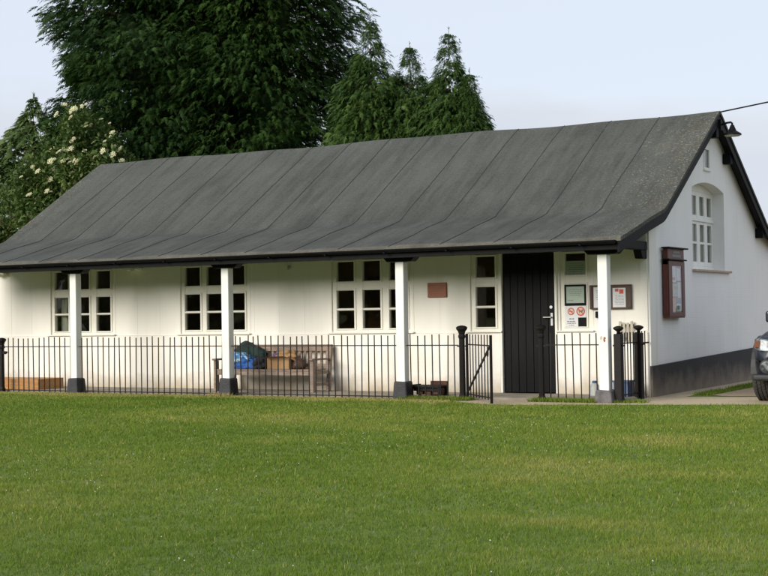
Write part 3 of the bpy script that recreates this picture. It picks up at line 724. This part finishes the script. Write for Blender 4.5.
# boot scraper
t = thing('boot_scraper', 'low black boot scraper with brown brushes beside the second post from the right', 'boot scraper', (-2.86,-.93,.035))
q = MB(); q.box(-.24,.22,-.15,-.12,.12,.15); q.box(-.24,.22,.08,.11,.12,.15); q.box(-.24,-.2,-.15,.11,.10,.16)
for x in (-.23,.19):
    for y in (-.145,.08): q.box(x,x+.03,y,y+.03,0,.12)
q.box(-.2,.19,-.12,-.105,.07,.15)
q.build('frame', M['iron'], t, bevel=.003)
q = MB()
for i in range(3): q.box(-.17+i*.13,-.07+i*.13,-.10,.07,.02,.115)
q.build('brush', M['bristle'], t, bevel=.01)
MB().box(-.06,.2,.12,.17,.0,.20).build('back_board', M['bristle'], t, bevel=.006)
q = MB(); q.box(-.2,.2,-.1,.06,.125,.145); q.build('top_plate', M['iron'], t)
# things near the corner
t = thing('slatted_rack', 'pale slatted wooden rack on the wall behind the small gate', 'rack', (-.30,-.034,.76))
for x in (-.09,-.035,.02,.075): MB().box(x-.018,x+.018,-.03,-.012,0,.27 if abs(x) > .05 else .25).build('slat', M['palewood'], t, bevel=.003)
MB().box(-.11,.10,-.012,0,.02,.05).build('crossbar', M['boardwood'], t); MB().box(-.11,.10,-.012,0,.2,.23).build('crossbar', M['boardwood'], t)
t = thing('blue_crate', 'blue plastic crate on the veranda floor behind the small gate', 'crate', (-.24,-.36,.035))
q = MB(); q.box(-.11,.11,-.11,-.1,0,.21); q.box(-.11,.11,.1,.11,0,.21); q.box(-.11,-.1,-.1,.1,0,.21); q.box(.1,.11,-.1,.1,0,.21); q.box(-.1,.1,-.1,.1,0,.01); q.build('tub', M['blueplastic'], t, bevel=.004)
q = MB(); q.box(-.12,.12,-.125,-.111,.19,.215); q.box(.111,.125,-.125,.12,.19,.215); q.build('rim', M['blueplastic'], t)
t = thing('plastic_container', 'pale plastic container on the floor just left of the corner post', 'container', (-.60,-.5,.035))
MB().lathe([(.055,0),(.065,.02),(.06,.15),(.035,.175),(.03,.18)], 14).build('body', M['plasticwhite'], t, smooth=True)
MB().lathe([(.033,.18),(.033,.205),(.02,.21)], 12).build('lid', M['blueplastic'], t)

# ---------------------------------------------------------------- the car (right edge): faces -y
car = thing('parked_car', 'dark navy four-wheel-drive car parked on the gravel beside the gable', 'car', (2.52, -.88, 0))
def sect(y, hw, z0, z1, inset=.06, top=.0):
    # half cross-section from bottom to top, mirrored
    pts = [(hw-.10, z0), (hw-.02, z0+.08), (hw, z0+.22), (hw, z1-.22), (hw-.02, z1-.10), (hw-inset-.03, z1-.02), (hw*.5, z1+top), (0, z1+top+.015)]
    return [(x, y, z) for x, z in pts] + [(-x, y, z) for x, z in pts[-2::-1]]
secs = [sect(0.02,.76,.30,.66,.1), sect(.07,.86,.28,.76,.1), sect(.16,.90,.27,.84,.08), sect(.35,.93,.27,.90,.1,.01), sect(.8,.94,.27,.945,.1,.02), sect(1.25,.94,.27,.975,.08,.02), sect(2.0,.94,.27,.98,.06), sect(3.4,.94,.27,.99,.06), sect(4.1,.93,.3,.98,.06), sect(4.35,.90,.34,.95,.06)]
q = MB(); ns = len(secs[0])
for s_ in secs: q.v += s_
for i in range(len(secs)-1):
    for j in range(ns-1): q.f.append([i*ns+j, i*ns+j+1, (i+1)*ns+j+1, (i+1)*ns+j]); q.m.append(0)
    q.f.append([i*ns+ns-1, i*ns, (i+1)*ns, (i+1)*ns+ns-1]); q.m.append(0)
q.f.append(list(range(ns))); q.m.append(0); q.f.append([(len(secs)-1)*ns+j for j in range(ns)]); q.m.append(0)
body = q.build('body', M['navy'], car, smooth=True)
body.modifiers.new('b', 'BEVEL').width = .015
q = MB(); q.hexa([(-.86,1.15,.96),(.86,1.15,.96),(.86,4.2,.96),(-.86,4.2,.96)], [(-.68,1.95,1.50),(.68,1.95,1.50),(.70,3.95,1.50),(-.70,3.95,1.50)])
q.build('cabin', M['navy'], car, bevel=.06, seg=3)
q = MB(); q.hexa([(-.76,1.19,.985),(.76,1.19,.985),(.76,1.25,.985),(-.76,1.25,.985)], [(-.62,1.84,1.45),(.62,1.84,1.45),(.62,1.9,1.45),(-.62,1.9,1.45)]); q.build('windscreen', M['carglass'], car, bevel=.01)
for s_ in (-1,1):
    q = MB()
    for a, b_ in ((1.55,2.55),(2.65,3.6)):
        ta, tb = max(a+.35, 1.98) if a < 2 else a, b_
        pts = [(s_*.855,a,1.0),(s_*.855,b_,1.0),(s_*.715,tb-.02,1.44),(s_*.715,ta,1.44)]
        q.add([(x+s_*.012,y,z) for x,y,z in pts]+[(x-s_*.02,y,z) for x,y,z in pts], [(0,1,2,3),(4,7,6,5),(0,4,5,1),(1,5,6,2),(2,6,7,3),(3,7,4,0)])
    q.build('side_window', M['carglass'], car)
    # mirror
    mq = MB(); mq.box(s_*.93-.10, s_*.93+.10, 1.16, 1.26, .99, 1.14); mo = mq.build('mirror', M['navy'], car, bevel=.03, seg=3)
    MB().box(min(s_*.86,s_*.95), max(s_*.86,s_*.89), 1.2, 1.25, 1.0, 1.03).build('mirror_arm', M['trim'], mo)
    # headlight, indicator, fog light
    hq = MB(); x0, x1, x2 = s_*.62, s_*.80, s_*.90
    hq.add([(x0,-.005,.64),(x1,.03,.645),(x2,.125,.68),(x2,.16,.80),(x1,.075,.80),(x0,.035,.775), (x0,.12,.64),(x1,.15,.645),(x2-.0*s_,.24,.68),(x2,.27,.80),(x1,.20,.80),(x0,.16,.775)],
           [(0,1,4,5),(1,2,3,4),(6,11,10,7),(7,10,9,8),(0,6,7,1),(1,7,8,2),(2,8,9,3),(3,9,10,4),(4,10,11,5),(5,11,6,0)])
    hl = hq.build('headlight', M['lens'], car, bevel=.012, seg=2)
    MB().box(min(s_*.80,s_*.875), max(s_*.80,s_*.875), .055, .15, .685, .775).build('indicator', M['amber'], hl, bevel=.01)
    fl = MB().lathe([(.065,-.03),(.065,.0),(.045,.004)], 18, (s_*.72,.02,.46), 'y').build('fog_light', M['lens'], car)
    MB().lathe([(.085,-.012),(.085,.01),(.07,.012)], 18, (s_*.72,.024,.46), 'y').build('surround', M['trim'], fl)
q = MB(); q.box(-.90,.90,.0,.16,.28,.36); q.box(-.5,.5,-.03,.05,.38,.50); q.build('bumper', M['trim'], car, bevel=.03, seg=2)
q = MB(); q.box(-.5,.5,-.012,.06,.60,.75)
for z in (.625,.665,.705): q.box(-.49,.49,-.03,-.013,z,z+.015)
q.build('grille', M['steel'], car, bevel=.004)
for (wx, wy) in ((-.86,.62),(.86,.62),(-.86,3.45),(.86,3.45)):
    wq = thing('wheel', None, None, (wx, wy, .36)); wq.parent = car
    ty = MB(); ty.lathe([(.22,-.115),(.33,-.12),(.355,-.09),(.36,0),(.355,.09),(.33,.12),(.22,.115)], 48, (0,0,0), 'x')
    for i in range(48):
        a = 2*math.pi*i/48
        for xx, off in ((-.075,0),(-.025,.5),(.025,0),(.075,.5)):
            aa = a+off*2*math.pi/48; p = Vector((xx, .352*math.cos(aa), .352*math.sin(aa))); d_ = Vector((0, math.cos(aa), math.sin(aa)))
            ty.bar(p, p+d_*.018, .036, .03, (1,0,0))
    ty.build('tyre', M['rubber'], wq)
    rm = MB(); rm.lathe([(.215,-.09),(.215,.09),(.19,.1),(.05,.085),(.04,.1)], 24, (0,0,0), 'x'); rm.build('rim', M['steel'], wq, bevel=.004)
q = MB(); q.box(-.8,.8,.5,3.9,.24,.3); q.build('underbody', M['trim'], car)
for s_ in (-1,1):
    for yy in (.62, 3.45):
        q = MB(); k = 16; vs = []
        for i in range(k+1):
            a = math.pi*i/k
            for xx in (s_*.80, s_*.955):
                for r0 in (.42, .47): vs.append((xx, yy+r0*math.cos(a), .36+r0*math.sin(a)))
        q.add(vs, [f_ for i in range(k) for f_ in ((i*4,i*4+4,i*4+5,i*4+1),(i*4+2,i*4+3,i*4+7,i*4+6),(i*4+1,i*4+5,i*4+7,i*4+3),(i*4,i*4+2,i*4+6,i*4+4))])
        q.build('wheel_arch', M['trim'], car)

# ---------------------------------------------------------------- foliage built with numpy
def np_mesh(name, tris, tint, mats, parent=None, per=3, loc=None):
    """tris: (n,per,3); tint: (n,)"""
    n_ = len(tris); me = bpy.data.meshes.new(name)
    me.vertices.add(n_*per); me.vertices.foreach_set('co', tris.reshape(-1).astype(np.float32))
    me.loops.add(n_*per); me.loops.foreach_set('vertex_index', np.arange(n_*per, dtype=np.int32))
    me.polygons.add(n_); me.polygons.foreach_set('loop_start', np.arange(0, n_*per, per, dtype=np.int32))
    me.polygons.foreach_set('loop_total', np.full(n_, per, dtype=np.int32))
    at = me.attributes.new('tint', 'FLOAT', 'POINT'); at.data.foreach_set('value', np.repeat(tint, per).astype(np.float32))
    me.materials.append(mats); me.update(calc_edges=True)
    o = bpy.data.objects.new(name, me); COL.objects.link(o)
    if parent: o.parent = parent
    if loc is not None: o.location = loc
    return o
def frames(dirs, rs):
    """orthonormal frames with x = dirs, roll small random; z kept upward"""
    d = dirs/np.linalg.norm(dirs, axis=1, keepdims=True)
    up = np.tile([0,0,1.], (len(d),1)) + rs.normal(0,.35,(len(d),3))
    s = np.cross(up, d); s /= np.linalg.norm(s, axis=1, keepdims=True)
    u = np.cross(d, s); return np.stack([d, s, u], 2)   # columns
def frond_template(rs, L=.5, k=9, droop=.35, wid=.6):
    t = []
    for i in range(k):
        f = i/(k-1); x = L*f; z = -droop*L*f*f
        w = L*wid*(1-f*.75)
        for s in (-1, 1):
            a = rs.uniform(.5, .95); ll = w*rs.uniform(.6, 1.1)
            tip = np.array([x+ll*math.cos(a), s*ll*math.sin(a), z-droop*.7*ll+rs.uniform(-.02,.02)])
            base = np.array([x, 0, z]); nrm = np.array([-math.sin(a), s*math.cos(a), 0])*L*.085
            t.append([base-nrm, base+nrm, tip])
    t.append([[L*.7, -.03*L, -droop*L*.5],[L*.7,.03*L,-droop*L*.5],[L*1.25,0,-droop*L*1.5]])
    return np.array(t)
def instance(templ, pos, mats, scale):
    r = np.einsum('nij,tkj->ntki', mats, templ) * scale[:,None,None,None] + pos[:,None,None,:]
    return r.reshape(-1, 3, 3)
def conifer(name, label, base, H, radius_fn, mat, nb, seed, L=.5, z0=1.0, up=.25, fpb=18, droop=.35, core=True, group=None, spread=.22, tb=0., trunk_r=.22):
    rs = np.random.RandomState(seed)
    t = thing(name, label, 'tree', base, group=group)
    lean = rs.uniform(-.02,.02,2)
    MB().tube([(lean[0]*z, lean[1]*z, z) for z in np.linspace(-.2, H+.15, 9)], [trunk_r*max(0, 1-i/7.5)**1.2+.005 for i in range(9)], 10).build('trunk', M['bark'], t, smooth=True)
    templs = [frond_template(rs, L, 7, droop) for _ in range(4)]
    P, D, T = [], [], []
    br = MB()
    for i in range(nb):
        z = z0 + (H-z0) * (rs.uniform(0,1)**1.1); a = rs.uniform(0, 2*np.pi)
        r = radius_fn(z, a) * rs.uniform(.84, 1.04)*(1.07 if rs.uniform() < .12 else 1)
        d = np.array([math.cos(a), math.sin(a), 0])
        st = np.array([lean[0]*z, lean[1]*z, z - r*up*.6])
        tint = np.clip(rs.normal(.38+tb, .2), 0, 1)
        if i % 6 == 0 and r > .4:
            br.tube([st, st + d*r*.5 + np.array([0,0,r*up*.5]), st + d*r*.9 + np.array([0,0,r*up*.6])], [.045, .03, .01], 5)
        for j in range(fpb):
            f = .34 + .66*(rs.uniform(0,1)**.5)
            lat = rs.normal(0, spread)*(.4 + f*.6)*min(1.4, max(r, .5))
            p = st + d*r*f + np.array([-d[1], d[0], 0])*lat + np.array([0,0, r*up*f - .25*abs(lat) + rs.normal(0,.12)*min(1, r)])
            dd = d*1.0 + np.array([-d[1], d[0], 0])*(lat*.9/max(r,.5)+rs.normal(0,.35)) + np.array([0,0,rs.normal(-.32,.25)])
            P.append(p); D.append(dd); T.append(np.clip(tint+rs.normal(0,.12)+.18*(f-.7), 0, 1))
    # leader tip
    for j in range(24):
        zz = H + .10 - rs.uniform(0,.7); P.append([lean[0]*zz, lean[1]*zz, zz]); a = rs.uniform(0,6.28); D.append([math.cos(a)*.5, math.sin(a)*.5, 1.3]); T.append(.5)
    P, D, T = np.array(P), np.array(D), np.array(T)
    F = frames(D, rs); S = rs.uniform(.7, 1.25, len(P)); S *= np.clip((H - P[:,2])/1.6, .28, 1)
    which = rs.randint(0, 4, len(P)); tr, tt = [], []
    for w in range(4):
        m_ = which == w; a_ = instance(templs[w], P[m_], F[m_], S[m_]); tr.append(a_)
        tt.append(np.repeat(T[m_], len(templs[w])) + rs.normal(0, .06, m_.sum()*len(templs[w])))
    np_mesh('crown', np.concatenate(tr), np.clip(np.concatenate(tt), 0, 1), M[mat], t)
    if br.v: br.build('branches', M['bark'], t)
    if core:
        zs = np.linspace(z0*.9, H*.8, 16); vs, fs = [], []; k = 16
        for z in zs:
            for q_ in range(k):
                a = 2*np.pi*q_/k; r = radius_fn(z, a)*rs.uniform(.26, .40); vs.append((lean[0]*z+r*math.cos(a), lean[1]*z+r*math.sin(a), z+rs.uniform(-.1,.1)))
        tr = []
        for i in range(15):
            for q_ in range(k):
                A, B, C_, D_ = vs[i*k+q_], vs[i*k+(q_+1)%k], vs[(i+1)*k+(q_+1)%k], vs[(i+1)*k+q_]
                tr += [[A,B,C_],[A,C_,D_]]
        np_mesh('inner_foliage', np.array(tr), rs.uniform(.1,.4,len(tr)), M[mat], t)
    return t
def rf_big(R0, H, zp, ph):
    def f(z, a):
        if z < zp: k = 1.07 - .12*(z/zp)
        else: k = .95*max(0, 1-((z-zp)/(H-zp)))**.75
        return R0*k*(1+.10*math.sin(3*a+ph+z*.7)+.08*math.sin(z*2.1+ph+2*a)) + .05
    return f
def rf_cone(R0, H, pw=.8, ph=0):
    return lambda z, a: min(2.6 if H > 7.9 and R0 > 5 else 1.9, R0*max(0, 1-z/H)**pw)*(1+.10*math.sin(3*a+ph+z)+.10*math.sin(z*3+ph)) + .04
conifer('conifer_tree', 'very large dark conifer making the left half of the big tree mass behind the roof', (-17.7, 12.2, 0), 15, rf_big(3.1, 15, 9.0, .3), 'conifer', 1500, 11, L=.225, z0=2.2, fpb=38, tb=-.06)
conifer('conifer_tree', 'very large dark conifer making the right half of the big tree mass behind the roof', (-15.1, 12.8, 0), 16, rf_big(2.75, 16, 9.5, 2.1), 'conifer', 1500, 12, L=.225, z0=2.2, fpb=38, tb=.06)
grp = 'slender conifers right of the big dark trees'
for (x, y, H, R0, sd, lb) in [(-10.6,10.3,7.1,2.2,20,'broad low conifer overlapping the right edge of the big dark trees'),
                          (-9.45,9.2,7.8,1.8,21,'tall slender conifer directly beside the big dark trees'),
                          (-8.65,9.4,7.1,1.9,22,'slender conifer with a blunt top, second from the big dark trees'),
                          (-7.72,9.2,7.3,1.6,23,'pointed conifer taller than its two neighbours above the roof'),
                          (-7.2,9.0,6.3,1.3,24,'shortest slender conifer at the right end of the tree line')]:
    conifer('slender_conifer', lb, (x, y, 0), H, rf_cone(R0*1.5, H, .92, sd), 'spire', 620, sd, L=.17, z0=1.8, fpb=20, group=grp, up=.15, spread=.2, droop=.5, trunk_r=.12)
conifer('airy_conifer', 'small pale conifer with open upswept branches at the far left', (-24.4, 14.0, 0), 8.0, rf_cone(6.0, 8.0, 1.15, 1), 'palecon', 420, 31, L=.34, z0=1.5, fpb=20, up=.30, spread=.14, droop=.2, core=False, tb=.15, trunk_r=.14)

def leaf_cloud(rs, centers, radii, n_, size, tb=.5, shell=.5):
    c = rs.randint(0, len(centers), n_); v = rs.normal(0,1,(n_,3)); v /= np.linalg.norm(v,axis=1,keepdims=True)
    rad = (shell + (1-shell)*rs.uniform(0,1,n_))[:,None]
    p = centers[c] + v*rad*radii[c]
    d = v*.6 + rs.normal(0,.6,(n_,3)) + np.array([0,0,-.15]); F = frames(d, rs)
    L_ = size*rs.uniform(.7,1.3,n_)
    t1 = np.array([[0,0,0],[.5,.28,.05],[1,0,-.1],[.5,-.28,.05]])
    q_ = np.einsum('nij,kj->nki', F, t1)*L_[:,None,None] + p[:,None,:]
    ct = rs.normal(0,.15,len(centers))
    return q_, np.clip(tb + ct[c] + rs.normal(0,.14,n_), 0, 1)
def bush(name, label, cat, base, blobs, mat, n_, size, seed, blossoms=0):
    rs = np.random.RandomState(seed); t = thing(name, label, cat, base)
    cs_, rd = [], []
    for (c, r, k) in blobs:
        for _ in range(k):
            v = rs.normal(0,1,3); v /= np.linalg.norm(v); v = v*rs.uniform(.3,1)*np.array(r); cs_.append(np.array(c)+v); rd.append(rs.uniform(.22,.45))
    cs_ = np.array(cs_); rd = np.array(rd)[:,None]
    q_, tt = leaf_cloud(rs, cs_, rd, n_, size)
    np_mesh('crown', q_, tt, M[mat], t, per=4)
    st = MB()
    for c in cs_[::4]:
        st.tube([(0,0,0), (c[0]*.35, c[1]*.35, c[2]*.5), tuple(c)], [.06,.035,.01], 5)
    st.build('stems', M['bark'], t)
    if blossoms:
        # flat-topped flower heads made of many florets, one mesh shared
        fm = MB()
        for i in range(42):
            a = i*2.4; r = .115*math.sqrt(i/42)*rs.uniform(.8,1.15); x, y = r*math.cos(a), r*math.sin(a); z = -.25*r+rs.uniform(-.008,.008); s_ = rs.uniform(.012,.02)
            fm.add([(x-s_,y,z),(x,y-s_,z+.004),(x+s_,y,z),(x,y+s_,z+.004),(x,y,z-.02)], [(0,1,2,3),(0,4,1),(1,4,2),(2,4,3),(3,4,0)])
        first = None
        k = 0
        for _ in range(4000):
            if k >= blossoms: break
            i = rs.randint(len(cs_)); v = rs.normal(0,1,3); v /= np.linalg.norm(v)
            v = v*.7 + np.array([.35,-.75,.45]); v /= np.linalg.norm(v); p = cs_[i] + v*rd[i]*1.3
            cam = np.array([6.5+0-base[0], -18.5-base[1], 1.2]); 
            if v[1] > .1 or p[2] < 3.9 or p[0] < -.9 or np.min(np.sum((cs_ - p - np.array([.35,-.8,.1])*.45)**2, 1)) < .07: continue
            if first is None: o = first = fm.build('flower_head', M['blossom'], t)
            else: o = first.copy(); COL.objects.link(o); o.parent = t
            o.location = p; o.scale = (rs.uniform(.35,.8),)*3
            o.rotation_euler = (R(rs.uniform(25,70)), rs.uniform(-.4,.4), rs.uniform(-.5,.5)); k += 1
    return t
bush('elder_bush', 'elder bush with cream flower heads behind the left end of the roof', 'bush', (-17.4, 8.0, 0),
     [((.2,0,5.0),(1.15,.9,1.1),60), ((-1.0,0,4.2),(1.2,.9,1.0),45), ((.9,.1,4.3),(1.0,.8,1.0),40), ((-.3,0,3.0),(1.8,1,1.3),50)], 'elder', 30000, .12, 5, 98)
bush('leafy_shrub', 'light green shrub low at the left edge beside the roof slope', 'shrub', (-20.6, 8.6, 0),
     [((0,0,3.2),(1.6,.9,1.0),60), ((-1.2,0,2.6),(1.6,.9,1.2),50)], 'hedge', 16000, .11, 6)

# ---------------------------------------------------------------- grass
rs = np.random.RandomState(2)
CAM = np.array([6.499, -18.523])
def vnoise(x, y, s, seed):
    r = np.random.RandomState(seed); g_ = r.uniform(0,1,(64,64)); X, Y = x*s, y*s
    xi, yi = np.floor(X).astype(int), np.floor(Y).astype(int); fx, fy = X-xi, Y-yi
    fx, fy = fx*fx*(3-2*fx), fy*fy*(3-2*fy); g = lambda a, b: g_[a % 64, b % 64]
    return (g(xi,yi)*(1-fx)+g(xi+1,yi)*fx)*(1-fy) + (g(xi,yi+1)*(1-fx)+g(xi+1,yi+1)*fx)*fy
ex = np.array([-60,-2.5,-2.32,-1.95,-1.55,-1.1,-.1,.9,1.9,6,12,30]); ey = np.array([-1.34,-1.34,-1.42,-1.76,-2.0,-2.02,-1.70,-1.42,-1.12,.06,1.86,8])
def lawn_edge(x): return np.interp(x, ex, ey)
def blades(xy, h, w, tint, lean=.45):
    n_ = len(xy); a = rs.uniform(0, 2*np.pi, n_); hh = h*rs.uniform(.55, 1.25, n_); ww = w*rs.uniform(.7,1.3,n_)
    dx, dy = np.cos(a), np.sin(a); l = rs.normal(0, lean*1.5, n_)*hh; b = rs.uniform(0, 2*np.pi, n_)
    base = np.column_stack([xy, np.full(n_, .0)])
    v0 = base + np.column_stack([dx*ww/2, dy*ww/2, np.zeros(n_)]); v1 = base - np.column_stack([dx*ww/2, dy*ww/2, np.zeros(n_)])
    v2 = base + np.column_stack([np.cos(b)*l, np.sin(b)*l, hh])
    return np.stack([v0, v1, v2], 1), tint
TR, TT = [], []
for (d0, d1, dens, h, w) in ((5.0,8.5,9500,.021,.0042),(8.5,12,6000,.022,.006),(12,16,4000,.024,.008),(16,29,2400,.026,.011)):
    # sector around the view direction, plus a margin for a step to the side
    A0, A1 = R(90+29.8-17.5-10), R(90+29.8+17.5+10)
    area = .5*(A1-A0)*(d1*d1-d0*d0); n_ = int(area*dens)
    rr_ = np.sqrt(rs.uniform(d0*d0, d1*d1, n_)); aa = rs.uniform(A0, A1, n_)
    x = CAM[0]+rr_*np.cos(aa); y = CAM[1]+rr_*np.sin(aa)
    ed = lawn_edge(x) + .05*(vnoise(x,y,3,9)-.5)*2
    ok = (y < ed) & (x > -22)
    x, y, ed = x[ok], y[ok], ed[ok]
    # clumpy density
    keep = rs.uniform(0,1,len(x)) < .35 + .9*vnoise(x,y,9,4); x, y, ed = x[keep], y[keep], ed[keep]
    n1, n2, n3 = vnoise(x,y,.45,1), vnoise(x,y,1.7,2), vnoise(x,y,7,3)
    n4 = vnoise(x,y*2.2,.9,12); t_ = .04 + .34*n1 + .26*n2*n4*1.6 + .18*n3 + rs.normal(0,.10,len(x))
    dry = (x < -2.2) & (y > ed - .22 - .62*n2); t_ = np.where(dry & (rs.uniform(0,1,len(x)) < .8), .78 + .35*(t_-.3), t_)
    dry2 = rs.uniform(0,1,len(x)) < .035; t_ = np.where(dry2, .85, t_)
    hh = h*(.75+.6*n2)
    q_, tt = blades(np.column_stack([x,y]), hh, w, np.clip(t_,0,1)); TR.append(q_); TT.append(tt)
o = np_mesh('lawn_grass', np.concatenate(TR), np.concatenate(TT), M['blade']); tag(o, 'short green lawn grass with dry patches', 'grass', kind='stuff')
# tufts along the railing foot and by the gate
TR, TT = [], []
for (x0, x1, y0, y1, n_, h, tb) in ((-12.2,-2.3,-1.5,-1.24,14000,.022,.85),(-3.1,-2.05,-1.42,-1.15,2600,.06,.45),(-1.2,-.25,-1.36,-1.12,2600,.06,.42),(-.05,.35,-1.3,-1.02,900,.05,.4),
                                    (.39,.66,.5,4.2,4200,.045,.35),(.39,.62,4.2,7.5,3000,.045,.35),(-6.3,-5.9,-1.5,-1.35,300,.06,.9)):
    x = rs.uniform(x0,x1,n_); y = rs.uniform(y0,y1,n_); k = rs.uniform(0,1,n_) < vnoise(x,y,4,8)*1.4; x, y = x[k], y[k]
    q_, tt = blades(np.column_stack([x,y]), np.full(len(x),h), .011, np.clip(tb+rs.normal(0,.14,len(x)),0,1)); TR.append(q_); TT.append(tt)
o = np_mesh('dry_grass', np.concatenate(TR), np.concatenate(TT), M['blade']); tag(o, 'dry straw-coloured grass tufts along the railing foot', 'grass', kind='stuff')
# leaf belt added unseen behind the camera to darken and break up pane reflections
nw = 26000; ang = rs.uniform(R(215), R(335), nw); dist = rs.uniform(62, 70, nw)
hgt = 7.5 + 3.5*vnoise(ang*30, ang*0+3, .8, 31) + 2*vnoise(ang*90, ang*0, 1, 32); zz = hgt*rs.uniform(0, 1, nw)**.8
p = np.column_stack([dist*np.cos(ang), -10 + dist*np.sin(ang), zz]); F = frames(rs.normal(0,1,(nw,3)), rs)
q_ = np.einsum('nij,kj->nki', F, np.array([[0,0,0],[.5,.4,.1],[1,0,0],[.5,-.4,.1]])*1.5) + p[:,None,:]
o = np_mesh('reflection_wood', q_, rs.uniform(0,1,nw), M['elder'], per=4); tag(o, 'unseen leaf belt added behind the camera for the window reflections', 'wood', kind='stuff')
# clover heads
fl = MB(); rq = random.Random(8); cnt = 0
while cnt < 220:
    a = R(90+29.8+rq.uniform(-17,17)); d_ = math.sqrt(rq.uniform(40, 250)); x, y = CAM[0]+d_*math.cos(a), CAM[1]+d_*math.sin(a)
    if y > -1.9: continue
    if rq.random() > float(vnoise(np.array([x]), np.array([y]), .6, 6)[0])**2*1.3: continue
    r = rq.uniform(.003,.006); z = rq.uniform(.02,.034); cnt += 1
    fl.add([(x+r,y,z),(x,y+r,z),(x-r,y,z),(x,y-r,z),(x,y,z+r),(x,y,z-r)], [(0,1,4),(1,2,4),(2,3,4),(3,0,4),(1,0,5),(2,1,5),(3,2,5),(0,3,5)])
o = fl.build('clover_flowers', M['clover']); tag(o, 'tiny white clover flowers scattered over the lawn', 'flowers', kind='stuff')

# ---------------------------------------------------------------- light, sky, camera
SUN_EL, SUN_AZ = R(22), 0   # direction towards the sun: left and in front of the hall
sd = Vector((math.cos(SUN_EL)*-.37, math.cos(SUN_EL)*-.929, math.sin(SUN_EL)))
L = bpy.data.lights.new('sun', 'SUN'); L.energy = 1.5; L.angle = R(34); L.color = (1, .95, .86)
lo = bpy.data.objects.new('sun', L); COL.objects.link(lo); lo.rotation_euler = sd.to_track_quat('Z', 'Y').to_euler(); lo.location = (0, -20, 20)
w = bpy.data.worlds.new('World'); sc.world = w; w.use_nodes = True; nt = w.node_tree; bg = nt.nodes['Background']
sky = N(nt, 'ShaderNodeTexSky', sky_type='NISHITA'); sky.sun_disc = False; sky.sun_elevation = SUN_EL; sky.sun_rotation = math.atan2(sd.x, sd.y)
sky.air_density = 1.0; sky.dust_density = 1.5
tc = N(nt, 'ShaderNodeTexCoord'); mp = N(nt, 'ShaderNodeMapping'); mp.inputs['Scale'].default_value = (2.2, 2.2, 9.0)
nt.links.new(tc.outputs['Generated'], mp.inputs[0])
n1 = noise(nt, mp.outputs[0], 1.6, 6, .5)
sep = N(nt, 'ShaderNodeSeparateXYZ'); nt.links.new(tc.outputs['Generated'], sep.inputs[0])
# cloud bank: thick low down, thin veil high up
mr = N(nt, 'ShaderNodeMapRange'); nt.links.new(math_(nt, 'ADD', sep.outputs[2], math_(nt, 'MULTIPLY', math_(nt, 'SUBTRACT', n1, .5), .16)), mr.inputs[0])
for i, x in enumerate((.135, .165, 1, .0)): mr.inputs[i+1].default_value = x
cl = ramp(nt, n1, [(.3, (4.7, 5.1, 5.75)), (.7, (5.4, 5.7, 6.2))])
veil = mixc(nt, .85, sky.outputs[0], (5.75, 6.2, 7.05))
nt.links.new(mixc(nt, mr.outputs[0], veil, cl), bg.inputs[0]); bg.inputs[1].default_value = .052
cam = bpy.data.cameras.new('camera'); co = bpy.data.objects.new('camera', cam); COL.objects.link(co); sc.camera = co
cam.sensor_width = 36; cam.lens = 36*1432/768; cam.clip_end = 2000; cam.clip_start = .1
yaw, pitch, roll = .52, .018, .016
m3 = Matrix.Rotation(yaw, 3, 'Z') @ Matrix.Rotation(math.pi/2 + pitch, 3, 'X') @ Matrix.Rotation(-roll, 3, 'Z')
co.matrix_world = Matrix.Translation((6.499, -18.523, 1.184)) @ m3.to_4x4()
sc.view_settings.view_transform = 'Standard'; sc.view_settings.look = 'None'; sc.view_settings.gamma = 1
sc.view_settings.exposure = 1.45; sc.view_settings.use_curve_mapping = False
sc.cycles.max_bounces = 8; sc.cycles.transparent_max_bounces = 12
